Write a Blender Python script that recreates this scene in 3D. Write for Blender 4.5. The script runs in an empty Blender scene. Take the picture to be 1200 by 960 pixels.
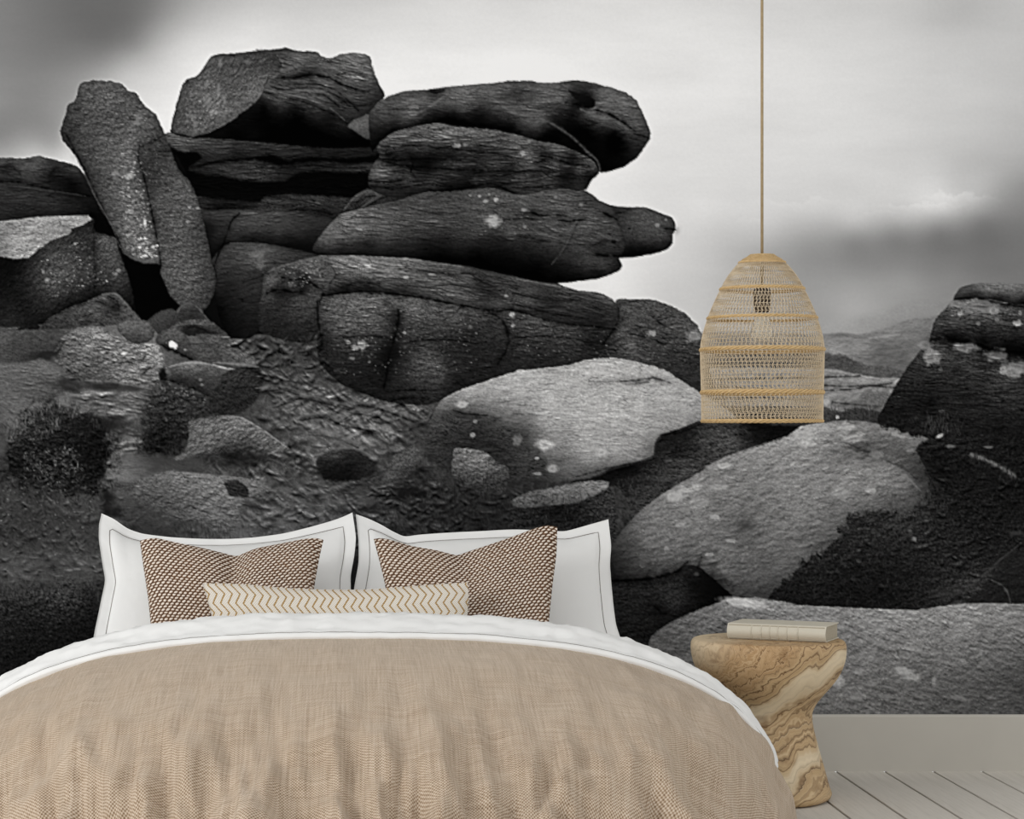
import bpy, bmesh, math, random
import numpy as np
from mathutils import Vector, Matrix

# ------------------------------------------------------------------ camera, world, lights, exposure
SC = bpy.context.scene
COL = SC.collection
PX = 2469.0                       # focal length in pixels of the 1200 x 960 frame
VX, VY = 406.0, 515.0             # where the plank lines meet: the view axis hits the frame here
CAM_H, WALL = 1.1, 7.0            # camera height, distance from camera to mural wall
cam_d = bpy.data.cameras.new('camera')
cam = bpy.data.objects.new('camera', cam_d)
COL.objects.link(cam)
cam.location = (0, 0, CAM_H)
cam.rotation_euler = (math.pi / 2, 0, 0)
cam_d.sensor_width = 36.0
cam_d.lens = PX * 36.0 / 1200.0
cam_d.shift_x = (600 - VX) / 1200.0
cam_d.shift_y = (VY - 480) / 1200.0
cam_d.clip_end = 60
SC.camera = cam

world = bpy.data.worlds.new('soft_daylight')
SC.world = world
world.use_nodes = True
wb = world.node_tree.nodes['Background']
wb.inputs[0].default_value = (1.0, 1.0, 1.0, 1)
wb.inputs[1].default_value = 0.90

def area(name, loc, target, sx, sy, power, color):
    l = bpy.data.lights.new(name, 'AREA')
    l.shape = 'RECTANGLE'
    l.size, l.size_y = sx, sy
    l.energy = power
    l.color = color
    o = bpy.data.objects.new(name, l)
    COL.objects.link(o)
    o.location = loc
    d = Vector(target) - Vector(loc)
    o.rotation_euler = d.to_track_quat('-Z', 'Y').to_euler()
    return o
# daylight of a tall window on the left side of the room; the open sky gives the rest
area('window_left_offscreen', (-4.6, 2.2, 2.3), (0.4, 6.4, 0.6), 2.6, 2.2, 150, (1.0, 0.995, 0.99))

SC.view_settings.view_transform = 'Standard'
SC.view_settings.look = 'None'
SC.view_settings.gamma = 1.0
SC.view_settings.use_curve_mapping = False
SC.view_settings.exposure = -0.05

def wx(px, Y):                    # frame column -> X at depth Y
    return (px - VX) * Y / PX
def wz(py, Y):                    # frame row -> height at depth Y
    return CAM_H + (VY - py) * Y / PX
def lin(c):
    c = c / 255.0
    return c / 12.92 if c <= 0.04045 else ((c + 0.055) / 1.055) ** 2.4
def rgb(r, g, b):
    return (lin(r), lin(g), lin(b), 1.0)

# ------------------------------------------------------------------ helpers
def tag(o, label=None, cat=None, group=None, kind=None):
    if label: o['label'] = label
    if cat: o['category'] = cat
    if group: o['group'] = group
    if kind: o['kind'] = kind
    return o
def empty(name, loc=(0, 0, 0)):
    o = bpy.data.objects.new(name, None)
    o.empty_display_size = 0.1
    COL.objects.link(o)
    o.location = loc
    return o
def mesh_obj(name, verts, faces, mat, parent=None, smooth=True, uv=None):
    me = bpy.data.meshes.new(name)
    me.from_pydata([tuple(map(float, v)) for v in verts], [], [tuple(map(int, f)) for f in faces])
    if smooth:
        me.polygons.foreach_set('use_smooth', [True] * len(me.polygons))
    if uv is not None:
        l = me.uv_layers.new(name='UVMap')
        vi = np.empty(len(me.loops), dtype=np.int32)
        me.loops.foreach_get('vertex_index', vi)
        l.data.foreach_set('uv', np.asarray(uv, dtype=np.float32)[vi].ravel())
    me.update()
    o = bpy.data.objects.new(name, me)
    COL.objects.link(o)
    if mat: me.materials.append(mat)
    if parent: o.parent = parent
    return o
def bm_obj(name, bm, mat, parent=None, smooth=False):
    me = bpy.data.meshes.new(name)
    bm.to_mesh(me); bm.free()
    if smooth:
        me.polygons.foreach_set('use_smooth', [True] * len(me.polygons))
    o = bpy.data.objects.new(name, me)
    COL.objects.link(o)
    if mat: me.materials.append(mat)
    if parent: o.parent = parent
    return o
def box_bm(x0, x1, y0, y1, z0, z1, bevel=0.0, seg=2):
    bm = bmesh.new()
    bmesh.ops.create_cube(bm, size=1.0)
    for v in bm.verts:
        v.co = Vector((x0 + (v.co.x + .5) * (x1 - x0), y0 + (v.co.y + .5) * (y1 - y0), z0 + (v.co.z + .5) * (z1 - z0)))
    if bevel > 0:
        bmesh.ops.bevel(bm, geom=bm.edges[:], offset=bevel, segments=seg, affect='EDGES', profile=0.5)
    return bm
def grid_faces(nu, nv, wrap_u=False, off=0):
    f = []
    for j in range(nv - 1):
        for i in range(nu if wrap_u else nu - 1):
            i2 = (i + 1) % nu
            f.append((off + j * nu + i, off + j * nu + i2, off + (j + 1) * nu + i2, off + (j + 1) * nu + i))
    return f
def tube(path, radius, sides=6, closed=False):
    """verts, faces of a round tube along a list of points; radius may be a list"""
    P = [Vector(p) for p in path]; n = len(P)
    V, F = [], []
    up = Vector((0, 0, 1))
    for i, p in enumerate(P):
        a = P[(i - 1) % n] if (closed or i > 0) else p
        b = P[(i + 1) % n] if (closed or i < n - 1) else p
        t = (b - a).normalized()
        s = t.cross(up)
        if s.length < 1e-3: s = t.cross(Vector((1, 0, 0)))
        s.normalize(); u = s.cross(t)
        r = radius[i] if isinstance(radius, (list, tuple)) else radius
        for k in range(sides):
            w = 2 * math.pi * k / sides
            V.append(p + s * (r * math.cos(w)) + u * (r * math.sin(w)))
    m = n if closed else n - 1
    for i in range(m):
        j = (i + 1) % n
        for k in range(sides):
            k2 = (k + 1) % sides
            F.append((i * sides + k, j * sides + k, j * sides + k2, i * sides + k2))
    if not closed:
        F.append(tuple(range(sides)))
        F.append(tuple(reversed(range((n - 1) * sides, n * sides))))
    return V, F
def lathe(profile, seg=64, cap=False):
    V, F = [], []
    for (r, z) in profile:
        for k in range(seg):
            a = 2 * math.pi * k / seg
            V.append((r * math.cos(a), r * math.sin(a), z))
    F = grid_faces(seg, len(profile), True)
    if cap:
        F.append(tuple(reversed(range(seg))))
        F.append(tuple(range((len(profile) - 1) * seg, len(profile) * seg)))
    return V, F
class Join:
    def __init__(s): s.V, s.F = [], []
    def add(s, vf):
        o = len(s.V); s.V += list(vf[0]); s.F += [tuple(i + o for i in f) for f in vf[1]]

# ---- material helper
class Mat:
    def __init__(s, name):
        s.m = bpy.data.materials.new(name); s.m.use_nodes = True
        s.t = s.m.node_tree; s.b = s.t.nodes['Principled BSDF']
    def n(s, kind, **kw):
        nd = s.t.nodes.new(kind)
        for k, v in kw.items():
            if k.startswith('in_'):
                nd.inputs[k[3:].replace('_', ' ')].default_value = v
            elif isinstance(k, str): setattr(nd, k, v)
        return nd
    def l(s, a, b): s.t.links.new(a, b)
    def math(s, op, a, b=None, c=None, clamp=False):
        nd = s.t.nodes.new('ShaderNodeMath'); nd.operation = op; nd.use_clamp = clamp
        for i, x in enumerate((a, b, c)):
            if x is None: continue
            if isinstance(x, (int, float)): nd.inputs[i].default_value = x
            else: s.l(x, nd.inputs[i])
        return nd.outputs[0]
    def noise(s, vec, scale, detail=3, rough=0.5, dist=0.0, dim='3D'):
        nd = s.t.nodes.new('ShaderNodeTexNoise'); nd.noise_dimensions = dim
        nd.inputs['Scale'].default_value = scale; nd.inputs['Detail'].default_value = detail
        nd.inputs['Roughness'].default_value = rough; nd.inputs['Distortion'].default_value = dist
        if vec is not None: s.l(vec, nd.inputs['Vector'])
        return nd
    def ramp(s, fac, stops, interp='LINEAR'):
        nd = s.t.nodes.new('ShaderNodeValToRGB'); cr = nd.color_ramp; cr.interpolation = interp
        while len(cr.elements) < len(stops): cr.elements.new(0.5)
        for e, (p, c) in zip(cr.elements, stops):
            e.position = p; e.color = c
        if fac is not None: s.l(fac, nd.inputs[0])
        return nd.outputs[0]
    def mix(s, fac, a, b, mode='MIX'):
        nd = s.t.nodes.new('ShaderNodeMix'); nd.data_type = 'RGBA'; nd.blend_type = mode
        for sock, x in ((nd.inputs[0], fac), (nd.inputs[6], a), (nd.inputs[7], b)):
            if isinstance(x, (int, float, tuple)): sock.default_value = x
            else: s.l(x, sock)
        return nd.outputs[2]
    def bump(s, h, strength, dist):
        nd = s.t.nodes.new('ShaderNodeBump')
        nd.inputs['Strength'].default_value = strength; nd.inputs['Distance'].default_value = dist
        s.l(h, nd.inputs['Height']); s.l(nd.outputs[0], s.b.inputs['Normal'])
    def base(s, c):
        if isinstance(c, tuple): s.b.inputs['Base Color'].default_value = c
        else: s.l(c, s.b.inputs['Base Color'])
    def set(s, rough=0.6, spec=0.3, metal=0.0, sheen=0.0):
        s.b.inputs['Roughness'].default_value = rough
        s.b.inputs['Specular IOR Level'].default_value = spec
        s.b.inputs['Metallic'].default_value = metal
        s.b.inputs['Sheen Weight'].default_value = sheen
        return s

# ------------------------------------------------------------------ the mural: a flat black-and-white print, painted by numpy in wall units (1 unit = 1/352.7 m)
OX, OY, PW, PH = -430, -60, 1990, 900
G = np.full((PH, PW), 128.0)
SKY = []
RNG = np.random.default_rng(7)
_ang = RNG.random((256, 256)) * 2 * np.pi
_gx, _gy = np.cos(_ang), np.sin(_ang)

def gn(x, y, seed=0):
    x = x + seed * 17.31; y = y + seed * 9.73
    xi = np.floor(x).astype(np.int64); yi = np.floor(y).astype(np.int64)
    fx = x - xi; fy = y - yi
    u = fx * fx * fx * (fx * (fx * 6 - 15) + 10); v = fy * fy * fy * (fy * (fy * 6 - 15) + 10)
    x0 = xi & 255; x1 = (xi + 1) & 255; y0 = yi & 255; y1 = (yi + 1) & 255
    a = _gx[y0, x0] * fx + _gy[y0, x0] * fy
    b = _gx[y0, x1] * (fx - 1) + _gy[y0, x1] * fy
    c = _gx[y1, x0] * fx + _gy[y1, x0] * (fy - 1)
    d = _gx[y1, x1] * (fx - 1) + _gy[y1, x1] * (fy - 1)
    return ((a + (b - a) * u) * (1 - v) + (c + (d - c) * u) * v) * 1.5
def fbm(x, y, o=4, seed=0, gain=0.55):
    s = 0; a = 1.0; t = 0
    for i in range(o):
        s = s + a * gn(x, y, seed + i * 3); t += a; a *= gain; x = x * 2.03; y = y * 2.03
    return s / t * 1.6

def box(pts, pad):
    p = np.asarray(pts, float)
    x0 = int(max(0, np.floor(p[:, 0].min() - pad) - OX)); x1 = int(min(PW, np.ceil(p[:, 0].max() + pad) - OX + 1))
    y0 = int(max(0, np.floor(p[:, 1].min() - pad) - OY)); y1 = int(min(PH, np.ceil(p[:, 1].max() + pad) - OY + 1))
    x1 = max(x1, x0 + 2); y1 = max(y1, y0 + 2)
    X, Y = np.meshgrid(np.arange(x0, x1) + float(OX), np.arange(y0, y1) + float(OY))
    return slice(y0, y1), slice(x0, x1), X, Y
def smooth_pts(pts, closed, k=4):
    p = np.asarray(pts, float); n = len(p); out = []
    if n < 3: return p
    for i in range(n if closed else n - 1):
        if closed: a, b, c, d = p[i - 1], p[i], p[(i + 1) % n], p[(i + 2) % n]
        else: a, b, c, d = p[max(i - 1, 0)], p[i], p[i + 1], p[min(i + 2, n - 1)]
        for j in range(k):
            t = j / k
            out.append(0.5 * (2 * b + (c - a) * t + (2 * a - 5 * b + 4 * c - d) * t * t + (3 * b - a - 3 * c + d) * t ** 3) * 0.6
                       + (b + (c - b) * t) * 0.4)
    if not closed: out.append(p[-1])
    return np.array(out)
def seg_dist(X, Y, p, closed):
    """distance to polyline, parameter 0..1 along it"""
    n = len(p); D = np.full(X.shape, 1e9); T = np.zeros(X.shape)
    m = n if closed else n - 1
    for i in range(m):
        a, b = p[i], p[(i + 1) % n]; d = b - a; L = d @ d + 1e-9
        t = np.clip(((X - a[0]) * d[0] + (Y - a[1]) * d[1]) / L, 0, 1)
        q = (X - a[0] - t * d[0]) ** 2 + (Y - a[1] - t * d[1]) ** 2
        w = q < D; D = np.where(w, q, D); T = np.where(w, (i + t) / m, T)
    return np.sqrt(D), T
def inside(X, Y, p):
    r = np.zeros(X.shape, bool); n = len(p)
    for i in range(n):
        x0, y0 = p[i]; x1, y1 = p[(i + 1) % n]
        if y0 == y1: continue
        c = ((y0 > Y) != (y1 > Y)) & (X < (x1 - x0) * (Y - y0) / (y1 - y0) + x0)
        r ^= c
    return r
def sdist(X, Y, p):
    d, _ = seg_dist(X, Y, p, True)
    return np.where(inside(X, Y, p), -d, d)
def rbf(ctrl, X, Y, c=8.0):
    """smooth tone through control points (x, y, tone)"""
    ctrl = np.asarray(ctrl, float)
    if len(ctrl) == 1: return np.full(X.shape, ctrl[0, 2])
    P = ctrl[:, :2]
    A = np.sqrt(((P[:, None] - P[None]) ** 2).sum(-1) + c * c)
    n = len(P); M = np.zeros((n + 1, n + 1)); M[:n, :n] = A - np.eye(n) * 0.6; M[:n, n] = 1; M[n, :n] = 1
    w = np.linalg.lstsq(M, np.append(ctrl[:, 2], 0), rcond=None)[0]
    st = 3
    xs = np.append(np.arange(X[0, 0], X[0, -1], st), X[0, -1] + 0.01); ys = np.append(np.arange(Y[0, 0], Y[-1, 0], st), Y[-1, 0] + 0.01)
    cx, cy = np.meshgrid(xs, ys)
    r = np.full(cx.shape, w[n])
    for i in range(n): r += w[i] * np.sqrt((cx - P[i, 0]) ** 2 + (cy - P[i, 1]) ** 2 + c * c)
    r = np.clip(r, ctrl[:, 2].min() - 4, ctrl[:, 2].max() + 6)
    tmp = np.stack([np.interp(X[0], xs, row) for row in r])
    jy = np.clip(np.searchsorted(ys, Y[:, 0], 'right') - 1, 0, len(ys) - 2)
    fy = ((Y[:, 0] - ys[jy]) / (ys[jy + 1] - ys[jy]))[:, None]
    return tmp[jy] * (1 - fy) + tmp[jy + 1] * fy
_seed = [10]
def texture(X, Y, strata, grain, lump=0.10, rel=0.0):
    _seed[0] += 7; s = _seed[0]
    f = 1.0 + lump * fbm(X / 22, Y / 18, 3, s)
    if strata:
        ang, ln, th, amp = strata
        amp *= 1.55
        a = math.radians(ang); ca, sa = math.cos(a), math.sin(a)
        wob = 5 * fbm(X / 45, Y / 45, 2, s + 1)
        U = (X * ca + Y * sa) / ln; V = (-X * sa + Y * ca + wob) / th
        n = fbm(U * 0.8, V, 4, s + 2, 0.72)
        n2 = gn(U * 0.6, V * 0.7, s + 5); n3 = gn(U * 0.9 + 7, V * 1.7, s + 9)
        f = f + amp * n - amp * 1.1 * np.exp(-(n2 / 0.06) ** 2) * np.clip(0.5 + 1.6 * gn(X / 30, Y / 12, s + 3), 0, 1.4) - amp * 0.5 * np.exp(-(n3 / 0.08) ** 2) + amp * 0.35 * np.exp(-((n2 - 0.16) / 0.08) ** 2)
    if grain:
        pit = fbm(X / 4.5, Y / 3.2, 3, s + 11, 0.7)
        f = f + grain * (1.5 * fbm(X / 3.4, Y / 2.6, 3, s + 4, 0.75) + 0.6 * gn(X / 1.8, Y / 1.6, s + 6) - 1.3 * np.clip(pit - 0.35, 0, 1) + 1.6 * np.clip(-pit - 0.45, 0, 1))
    if rel:
        h = fbm(X / 10, Y / 6.5, 4, s + 8, 0.62)
        gy, gx = np.gradient(h)
        f = f + rel * 2.6 * np.clip(gy * 1.6 + gx * 0.6, -0.6, 0.6)
    return f
def rock(pts, tones, strata=None, grain=0.10, rough=1.2, soft=1.6, rim=0.25, rimw=2.5, halo=0, lump=0.08, rel=0.05, c=6.0, sm=True, alpha=1.0, rs=7.0, warp=5.0):
    p = smooth_pts(pts, True) if sm else np.asarray(pts, float)
    sy, sx, X, Y = box(p, 8 + soft * 2)
    _seed[0] += 1; s = _seed[0]
    sd = sdist(X, Y, p) + rough * fbm(X / rs, Y / rs, 4, s, 0.65)
    m = np.clip(0.5 - sd / soft, 0, 1) * alpha
    t0 = rbf(tones, X, Y, c)
    if warp and len(tones) > 3:                       # ragged, streaky borders between light and dark
        hh, ww = t0.shape
        sa_ = math.radians(strata[0]) if strata else 0.0
        d1 = warp * (fbm(X / 13, Y / 6, 4, s + 2, 0.7)); d2 = 0.55 * warp * fbm(X / 11, Y / 5, 4, s + 4, 0.7)
        ix = np.clip(np.arange(ww)[None, :] + d1 * math.cos(sa_) - d2 * math.sin(sa_), 0, ww - 1.01); iy = np.clip(np.arange(hh)[:, None] + d1 * math.sin(sa_) + d2 * math.cos(sa_), 0, hh - 1.01)
        i0 = ix.astype(int); j0 = iy.astype(int); fx = ix - i0; fy = iy - j0
        t0 = (t0[j0, i0] * (1 - fx) + t0[j0, i0 + 1] * fx) * (1 - fy) + (t0[j0 + 1, i0] * (1 - fx) + t0[j0 + 1, i0 + 1] * fx) * fy
    t = t0 * np.clip(texture(X, Y, strata, grain, lump, rel), 0.1, 2.2)
    t = t * (1 - rim * np.exp(-np.abs(sd) / rimw))
    g = G[sy, sx]
    if halo: g = g + halo * np.exp(-np.clip(sd, 0, 50) / 2.2) * np.clip((g - 130) / 30, 0, 1)
    G[sy, sx] = g * (1 - m) + np.clip(t, 1, 250) * m
def line(pts, w, dark=0.8, val=None, taper=True, soft=1.0, alpha=1.0, rough=0.6):
    """crack (multiplies) or stroke towards a tone"""
    p = smooth_pts(pts, False)
    sy, sx, X, Y = box(p, w * 2 + 3)
    d, T = seg_dist(X, Y, p, False)
    _seed[0] += 1
    d = np.clip(d + rough * fbm(X / 4, Y / 4, 2, _seed[0]), 0, None)
    ww = w * (0.35 + 0.65 * np.sqrt(np.clip(np.sin(np.pi * T), 0, 1))) if taper else w
    br = np.clip(0.92 + 0.55 * fbm(X / 9, Y / 9, 2, _seed[0] + 5), 0.45, 1.3)
    a = np.exp(-(d / (ww * 0.62 * br + 0.25)) ** 2 * soft) * np.clip(br, 0, 1)
    a = np.maximum(a, 0.35 * np.exp(-(d / (ww * 1.7 + 0.6)) ** 2) * np.clip(br, 0, 1)) if val is None else a
    g = G[sy, sx]
    G[sy, sx] = g * (1 - dark * a) if val is None else g * (1 - a * alpha) + val * a * alpha
def blob(x, y, rx, ry, val, alpha=0.9, soft=0.35, rough=0.25, ring=0.0, ang=0.0):
    r = max(rx, ry)
    sy, sx, X, Y = box([(x - r, y - r), (x + r, y + r)], r * 0.8 + 2)
    _seed[0] += 1
    a = math.radians(ang); dx, dy = X - x, Y - y
    d = np.sqrt(((dx * math.cos(a) + dy * math.sin(a)) / rx) ** 2 + ((-dx * math.sin(a) + dy * math.cos(a)) / ry) ** 2)
    d = d + rough * fbm(X / (r * 0.6 + 1), Y / (r * 0.6 + 1), 3, _seed[0])
    m = np.clip((1 + soft - d) / (2 * soft), 0, 1) * alpha
    v = val * (1 + 0.08 * fbm(X / 2.5, Y / 2.5, 2, _seed[0] + 1)) * (1 - ring * np.exp(-(d / 0.45) ** 2))
    G[sy, sx] = G[sy, sx] * (1 - m) + v * m
def splat(px, py, val, wt):
    W = np.zeros(PH * PW); S = np.zeros(PH * PW)
    x = px - OX; y = py - OY
    xi = np.floor(x).astype(int); yi = np.floor(y).astype(int)
    fx = x - xi; fy = y - yi
    for dx in (0, 1):
        for dy in (0, 1):
            xx = xi + dx; yy = yi + dy
            ok = (xx >= 0) & (xx < PW) & (yy >= 0) & (yy < PH)
            k = (np.where(dx, fx, 1 - fx) * np.where(dy, fy, 1 - fy) * wt)[ok]
            id_ = (yy * PW + xx)[ok]
            W += np.bincount(id_, k, PH * PW); S += np.bincount(id_, k * val[ok], PH * PW)
    a = np.clip(W, 0, 1); v = S / np.maximum(W, 1e-6)
    G[:] = G * (1 - a.reshape(PH, PW)) + (v * a).reshape(PH, PW)
def pick(pts, n):
    p = np.asarray(pts, float); lo, hi = p.min(0), p.max(0)
    q = lo + RNG.random((n * 4, 2)) * (hi - lo)
    k = inside(q[:, 0], q[:, 1], p)
    return q[k][:n]
def grass(pts, n, ln=(4, 10), ang=(-110, -70), val=(30, 80), wt=0.5, bend=0.5):
    """many short blades"""
    q = pick(pts, n); n = len(q)
    if n == 0: return
    L = RNG.uniform(ln[0], ln[1], n); A = np.radians(RNG.uniform(ang[0], ang[1], n)); B = RNG.uniform(-bend, bend, n)
    v = RNG.uniform(val[0], val[1], n)
    K = 14; xs, ys, vs, ws = [], [], [], []
    x, y = q[:, 0].copy(), q[:, 1].copy()
    for k in range(K):
        a = A + B * k / K
        x = x + np.cos(a) * L / K; y = y + np.sin(a) * L / K
        xs.append(x.copy()); ys.append(y.copy()); vs.append(v * (0.8 + 0.4 * k / K)); ws.append(np.full(n, wt) * np.minimum(1, L / K) * (1 - 0.5 * k / K))
    splat(np.concatenate(xs), np.concatenate(ys), np.concatenate(vs), np.concatenate(ws))
def specks(pts, n, size=(0.6, 1.6), val=(110, 180), wt=0.8):
    q = pick(pts, n); n = len(q)
    if n == 0: return
    r = RNG.uniform(size[0], size[1], n); v = RNG.uniform(val[0], val[1], n)
    xs, ys, vs, ws = [], [], [], []
    for k in range(10):
        a = RNG.random(n) * 6.28; d = np.sqrt(RNG.random(n)) * r
        xs.append(q[:, 0] + np.cos(a) * d * 1.3); ys.append(q[:, 1] + np.sin(a) * d * 0.8); vs.append(v); ws.append(wt * 0.30 * np.ones(n))
    splat(np.concatenate(xs), np.concatenate(ys), np.concatenate(vs), np.concatenate(ws))
def ground(pts, amp, sx_, sy_, ang=0, soft=14, seed=0, sharp=0.0):
    """rough turf: multiplies what is there by ridged noise inside a soft outline"""
    p = np.asarray(pts, float)
    sy, sx, X, Y = box(p, soft)
    m = np.clip(0.5 - sdist(X, Y, p) / soft, 0, 1)
    a = math.radians(ang); U = X * math.cos(a) + Y * math.sin(a); V = -X * math.sin(a) + Y * math.cos(a)
    w1 = fbm(X / 30, Y / 30, 3, seed + 40)
    n = fbm(U / sx_ + w1, V / sy_ + w1 * 1.5, 5, seed + 50, 0.62)
    rg = 1 - 2.2 * np.abs(gn(U / sx_ * 0.8 + w1, V / sy_ * 0.8 + w1, seed + 60))
    f = 1 + amp * (n * 1.1 + 0.45 * rg)
    G[sy, sx] = G[sy, sx] * (1 + (np.clip(f, 0.15, 2.2) - 1) * m)

def tufts(pts, n, rx=(4, 12), ry=(2, 5), amp=0.5, ang=0, spread=15, edge=8):
    """clumps of turf and small stones: pale crown, dark underside"""
    q = pick(pts, n)
    M = np.zeros_like(G); p = np.asarray(pts, float)
    for (x, y) in q:
        a = math.radians(ang + RNG.uniform(-spread, spread)); Rx = RNG.uniform(*rx); Ry = RNG.uniform(*ry); A = amp * RNG.uniform(0.35, 1.0)
        r = Rx * 1.6
        x0, x1 = int(max(0, x - r - OX)), int(min(PW, x + r - OX + 1)); y0, y1 = int(max(0, y - r - OY)), int(min(PH, y + r - OY + 1))
        if x1 - x0 < 2 or y1 - y0 < 2: continue
        dx = (np.arange(x0, x1) + OX - x)[None, :]; dy = (np.arange(y0, y1) + OY - y)[:, None]
        u = dx * math.cos(a) + dy * math.sin(a); v = -dx * math.sin(a) + dy * math.cos(a)
        v = v + 0.35 * Ry * (u / Rx) ** 2                      # arched crown
        e = np.exp(-(u / Rx) ** 2 * 1.4)
        M[y0:y1, x0:x1] += A * e * (np.exp(-((v + Ry * 0.35) / (Ry * 0.45)) ** 2) - 1.05 * np.exp(-((v - Ry * 0.55) / (Ry * 0.55)) ** 2))
    M += 0.18 * np.abs(M) * gn(np.arange(PW)[None, :] / 2.1 + 0 * M, np.arange(PH)[:, None] / 2.1 + 0 * M, 61)
    if SKY: M *= np.abs(G - SKY[0]) > 6                   # clouds carry no pits
    G[:] = G * np.clip(1 + M, 0.22, 2.3)

def paint_sky():
    sy, sx, X, Y = box([(OX, OY), (OX + PW, 480)], 0)
    t = rbf([(-70,-60,125),(-70,60,125),(-70,180,150),(0,0,118),(60,0,104),(120,10,98),(175,10,116),(225,0,155),(280,8,186),(350,20,198),(450,10,200),(600,8,208),(750,8,214),(900,8,210),
        (1050,8,198),(1125,10,180),(1200,5,190),(1270,0,190),(0,60,118),(60,60,110),(120,55,108),(155,48,120),(190,40,158),(225,62,205),(300,40,212),(450,60,220),(600,70,228),
        (700,90,226),(850,80,222),(1000,90,212),(1130,80,202),(1200,90,190),(1270,90,185),(0,118,128),(60,105,128),(110,85,140),(150,85,178),(195,110,212),(0,160,122),(35,150,126),
        (62,168,145),(80,180,190),(0,182,150),(40,183,178),(460,100,228),(780,150,218),(820,250,212),(780,220,212),(860,200,212),(950,160,212),(1050,170,205),(1150,180,185),
        (1200,185,172),(1270,190,160),(860,290,185),(900,270,190),(950,240,202),(1000,225,205),(1060,205,203),(1120,212,190),(1200,215,148),(1000,258,190),(1040,243,196),(1075,245,198),
        (1105,242,200),(1145,232,180),(1200,240,133),(1270,240,125),(950,300,142),(1000,285,134),(1050,278,130),(1100,270,126),(1150,262,120),(1200,282,114),(900,300,162),(830,320,190),
        (760,310,212),(720,335,225),(780,350,200),(820,370,195),(960,330,150),(1000,340,158),(1060,330,148),(1120,318,128),(1200,320,116),(1270,320,112),(1000,365,168),(1060,355,150),
        (1090,372,142),(960,385,155),(700,420,180),(1200,420,120),(300,300,190),(0,420,120)], X, Y, 14)
    n = fbm(X / 170, Y / 45, 5, 3)
    t = t * (1 + 0.025 * n)
    # low cloud bank
    edge = 240 + 7 * fbm(X / 45, Y / 60, 4, 5)
    for x0, x1, yb, am in ((890, 985, 236, 7), (1040, 1120, 240, 12), (1095, 1160, 228, 16), (1000, 1060, 250, 6), (860, 900, 255, 5)):
        m = np.exp(-((X - (x0 + x1) / 2) / ((x1 - x0) * 0.55)) ** 2)
        yy = yb + 9 * fbm(X / 22, Y / 22, 4, 11)
        t = t + am * m * np.exp(-np.clip(Y - yy, 0, None) / 14) * np.clip((Y - yy + 2) / 4, 0, 1)
    G[sy, sx] = t
def paint_far():
    # hills, woods and walled fields seen in the gap at the right
    rock([(930,384),(985,376),(1020,368),(1045,358),(1070,353),(1095,352),(1140,352),(1140,410),(930,410)], [(940,390,158),(1000,380,158),(1040,364,150),(1090,362,140),(1040,385,140),(1100,385,126)], None, 0.02, 0.5, 9, 0, rel=0, lump=.03)
    rock([(800,394),(900,390),(960,392),(985,390),(1010,392),(1040,384),(1060,376),(1100,370),(1140,370),(1140,460),(800,460)],
         [(830,396,125),(960,396,122),(985,393,112),(1040,392,125),(1080,380,122),(980,404,140),(1010,406,128),(1040,400,105),(1065,402,112),(1030,410,100),(990,414,135),(1060,425,100),(850,410,120)], (0, 30, 6, 0.06), 0.03, 0.8, 3, 0, rel=0.05)
    line([(1018,397),(1040,394),(1054,392)], 2.2, val=158, alpha=0.7)
    line([(975,398),(1000,396)], 2, val=145, alpha=0.5)
    rock([(800,416),(960,414),(985,416),(1000,421),(1015,428),(1040,430),(1062,436),(1058,446),(1030,444),(1000,440),(960,436),(800,434)],
         [(960,422,72),(990,424,74),(1010,434,82),(1050,438,80),(1000,430,70),(850,425,75)], None, 0.12, 2, 3, 0, rel=0.12)
    rock([(800,434),(965,432),(1000,438),(1030,443),(1060,446),(1060,490),(800,490)],
         [(970,438,142),(1000,443,150),(1045,446,148),(980,450,140),(1030,455,145),(975,465,135),(1000,462,128),(1040,470,125),(980,478,125),(1030,478,110),(850,460,140),(850,480,120)], (0, 20, 5, 0.05), 0.05, 0.8, 2, 0, rel=0.08)
    for p, w in (([(800,446),(900,444),(968,442),(1008,441)], 1.8), ([(960,451),(990,453),(1020,452),(1050,455)], 1.8), ([(960,458),(1000,456),(1045,449)], 1.2), ([(975,472),(1000,474),(1033,476)], 2.2),
                 ([(800,470),(880,466),(960,470)], 2), ([(800,456),(860,454),(930,458),(966,452)], 2)):
        line(p, w, 0.6, taper=False)
    rock([(1008,474),(1010,462),(1018,458),(1030,460),(1040,457),(1046,468),(1040,476)], [(1020,466,98),(1035,466,100)], None, 0.12, 2, 4, 0)
    blob(968, 471, 5, 4, 185, 0.6)
    rock([(800,480),(900,476),(965,478),(985,482),(1005,478),(1030,482),(1060,486),(1060,512),(800,512)], [(970,486,60),(1000,486,55),(1030,490,45),(985,490,50),(850,490,45)], None, 0.25, 3, 3, 0)
    blob(981, 489, 2.2, 2, 200, 0.9)
    grass([(960,480),(1045,480),(1045,500),(960,500)], 130, (4, 9), (-110,-70), (20, 90), 0.4)
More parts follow.
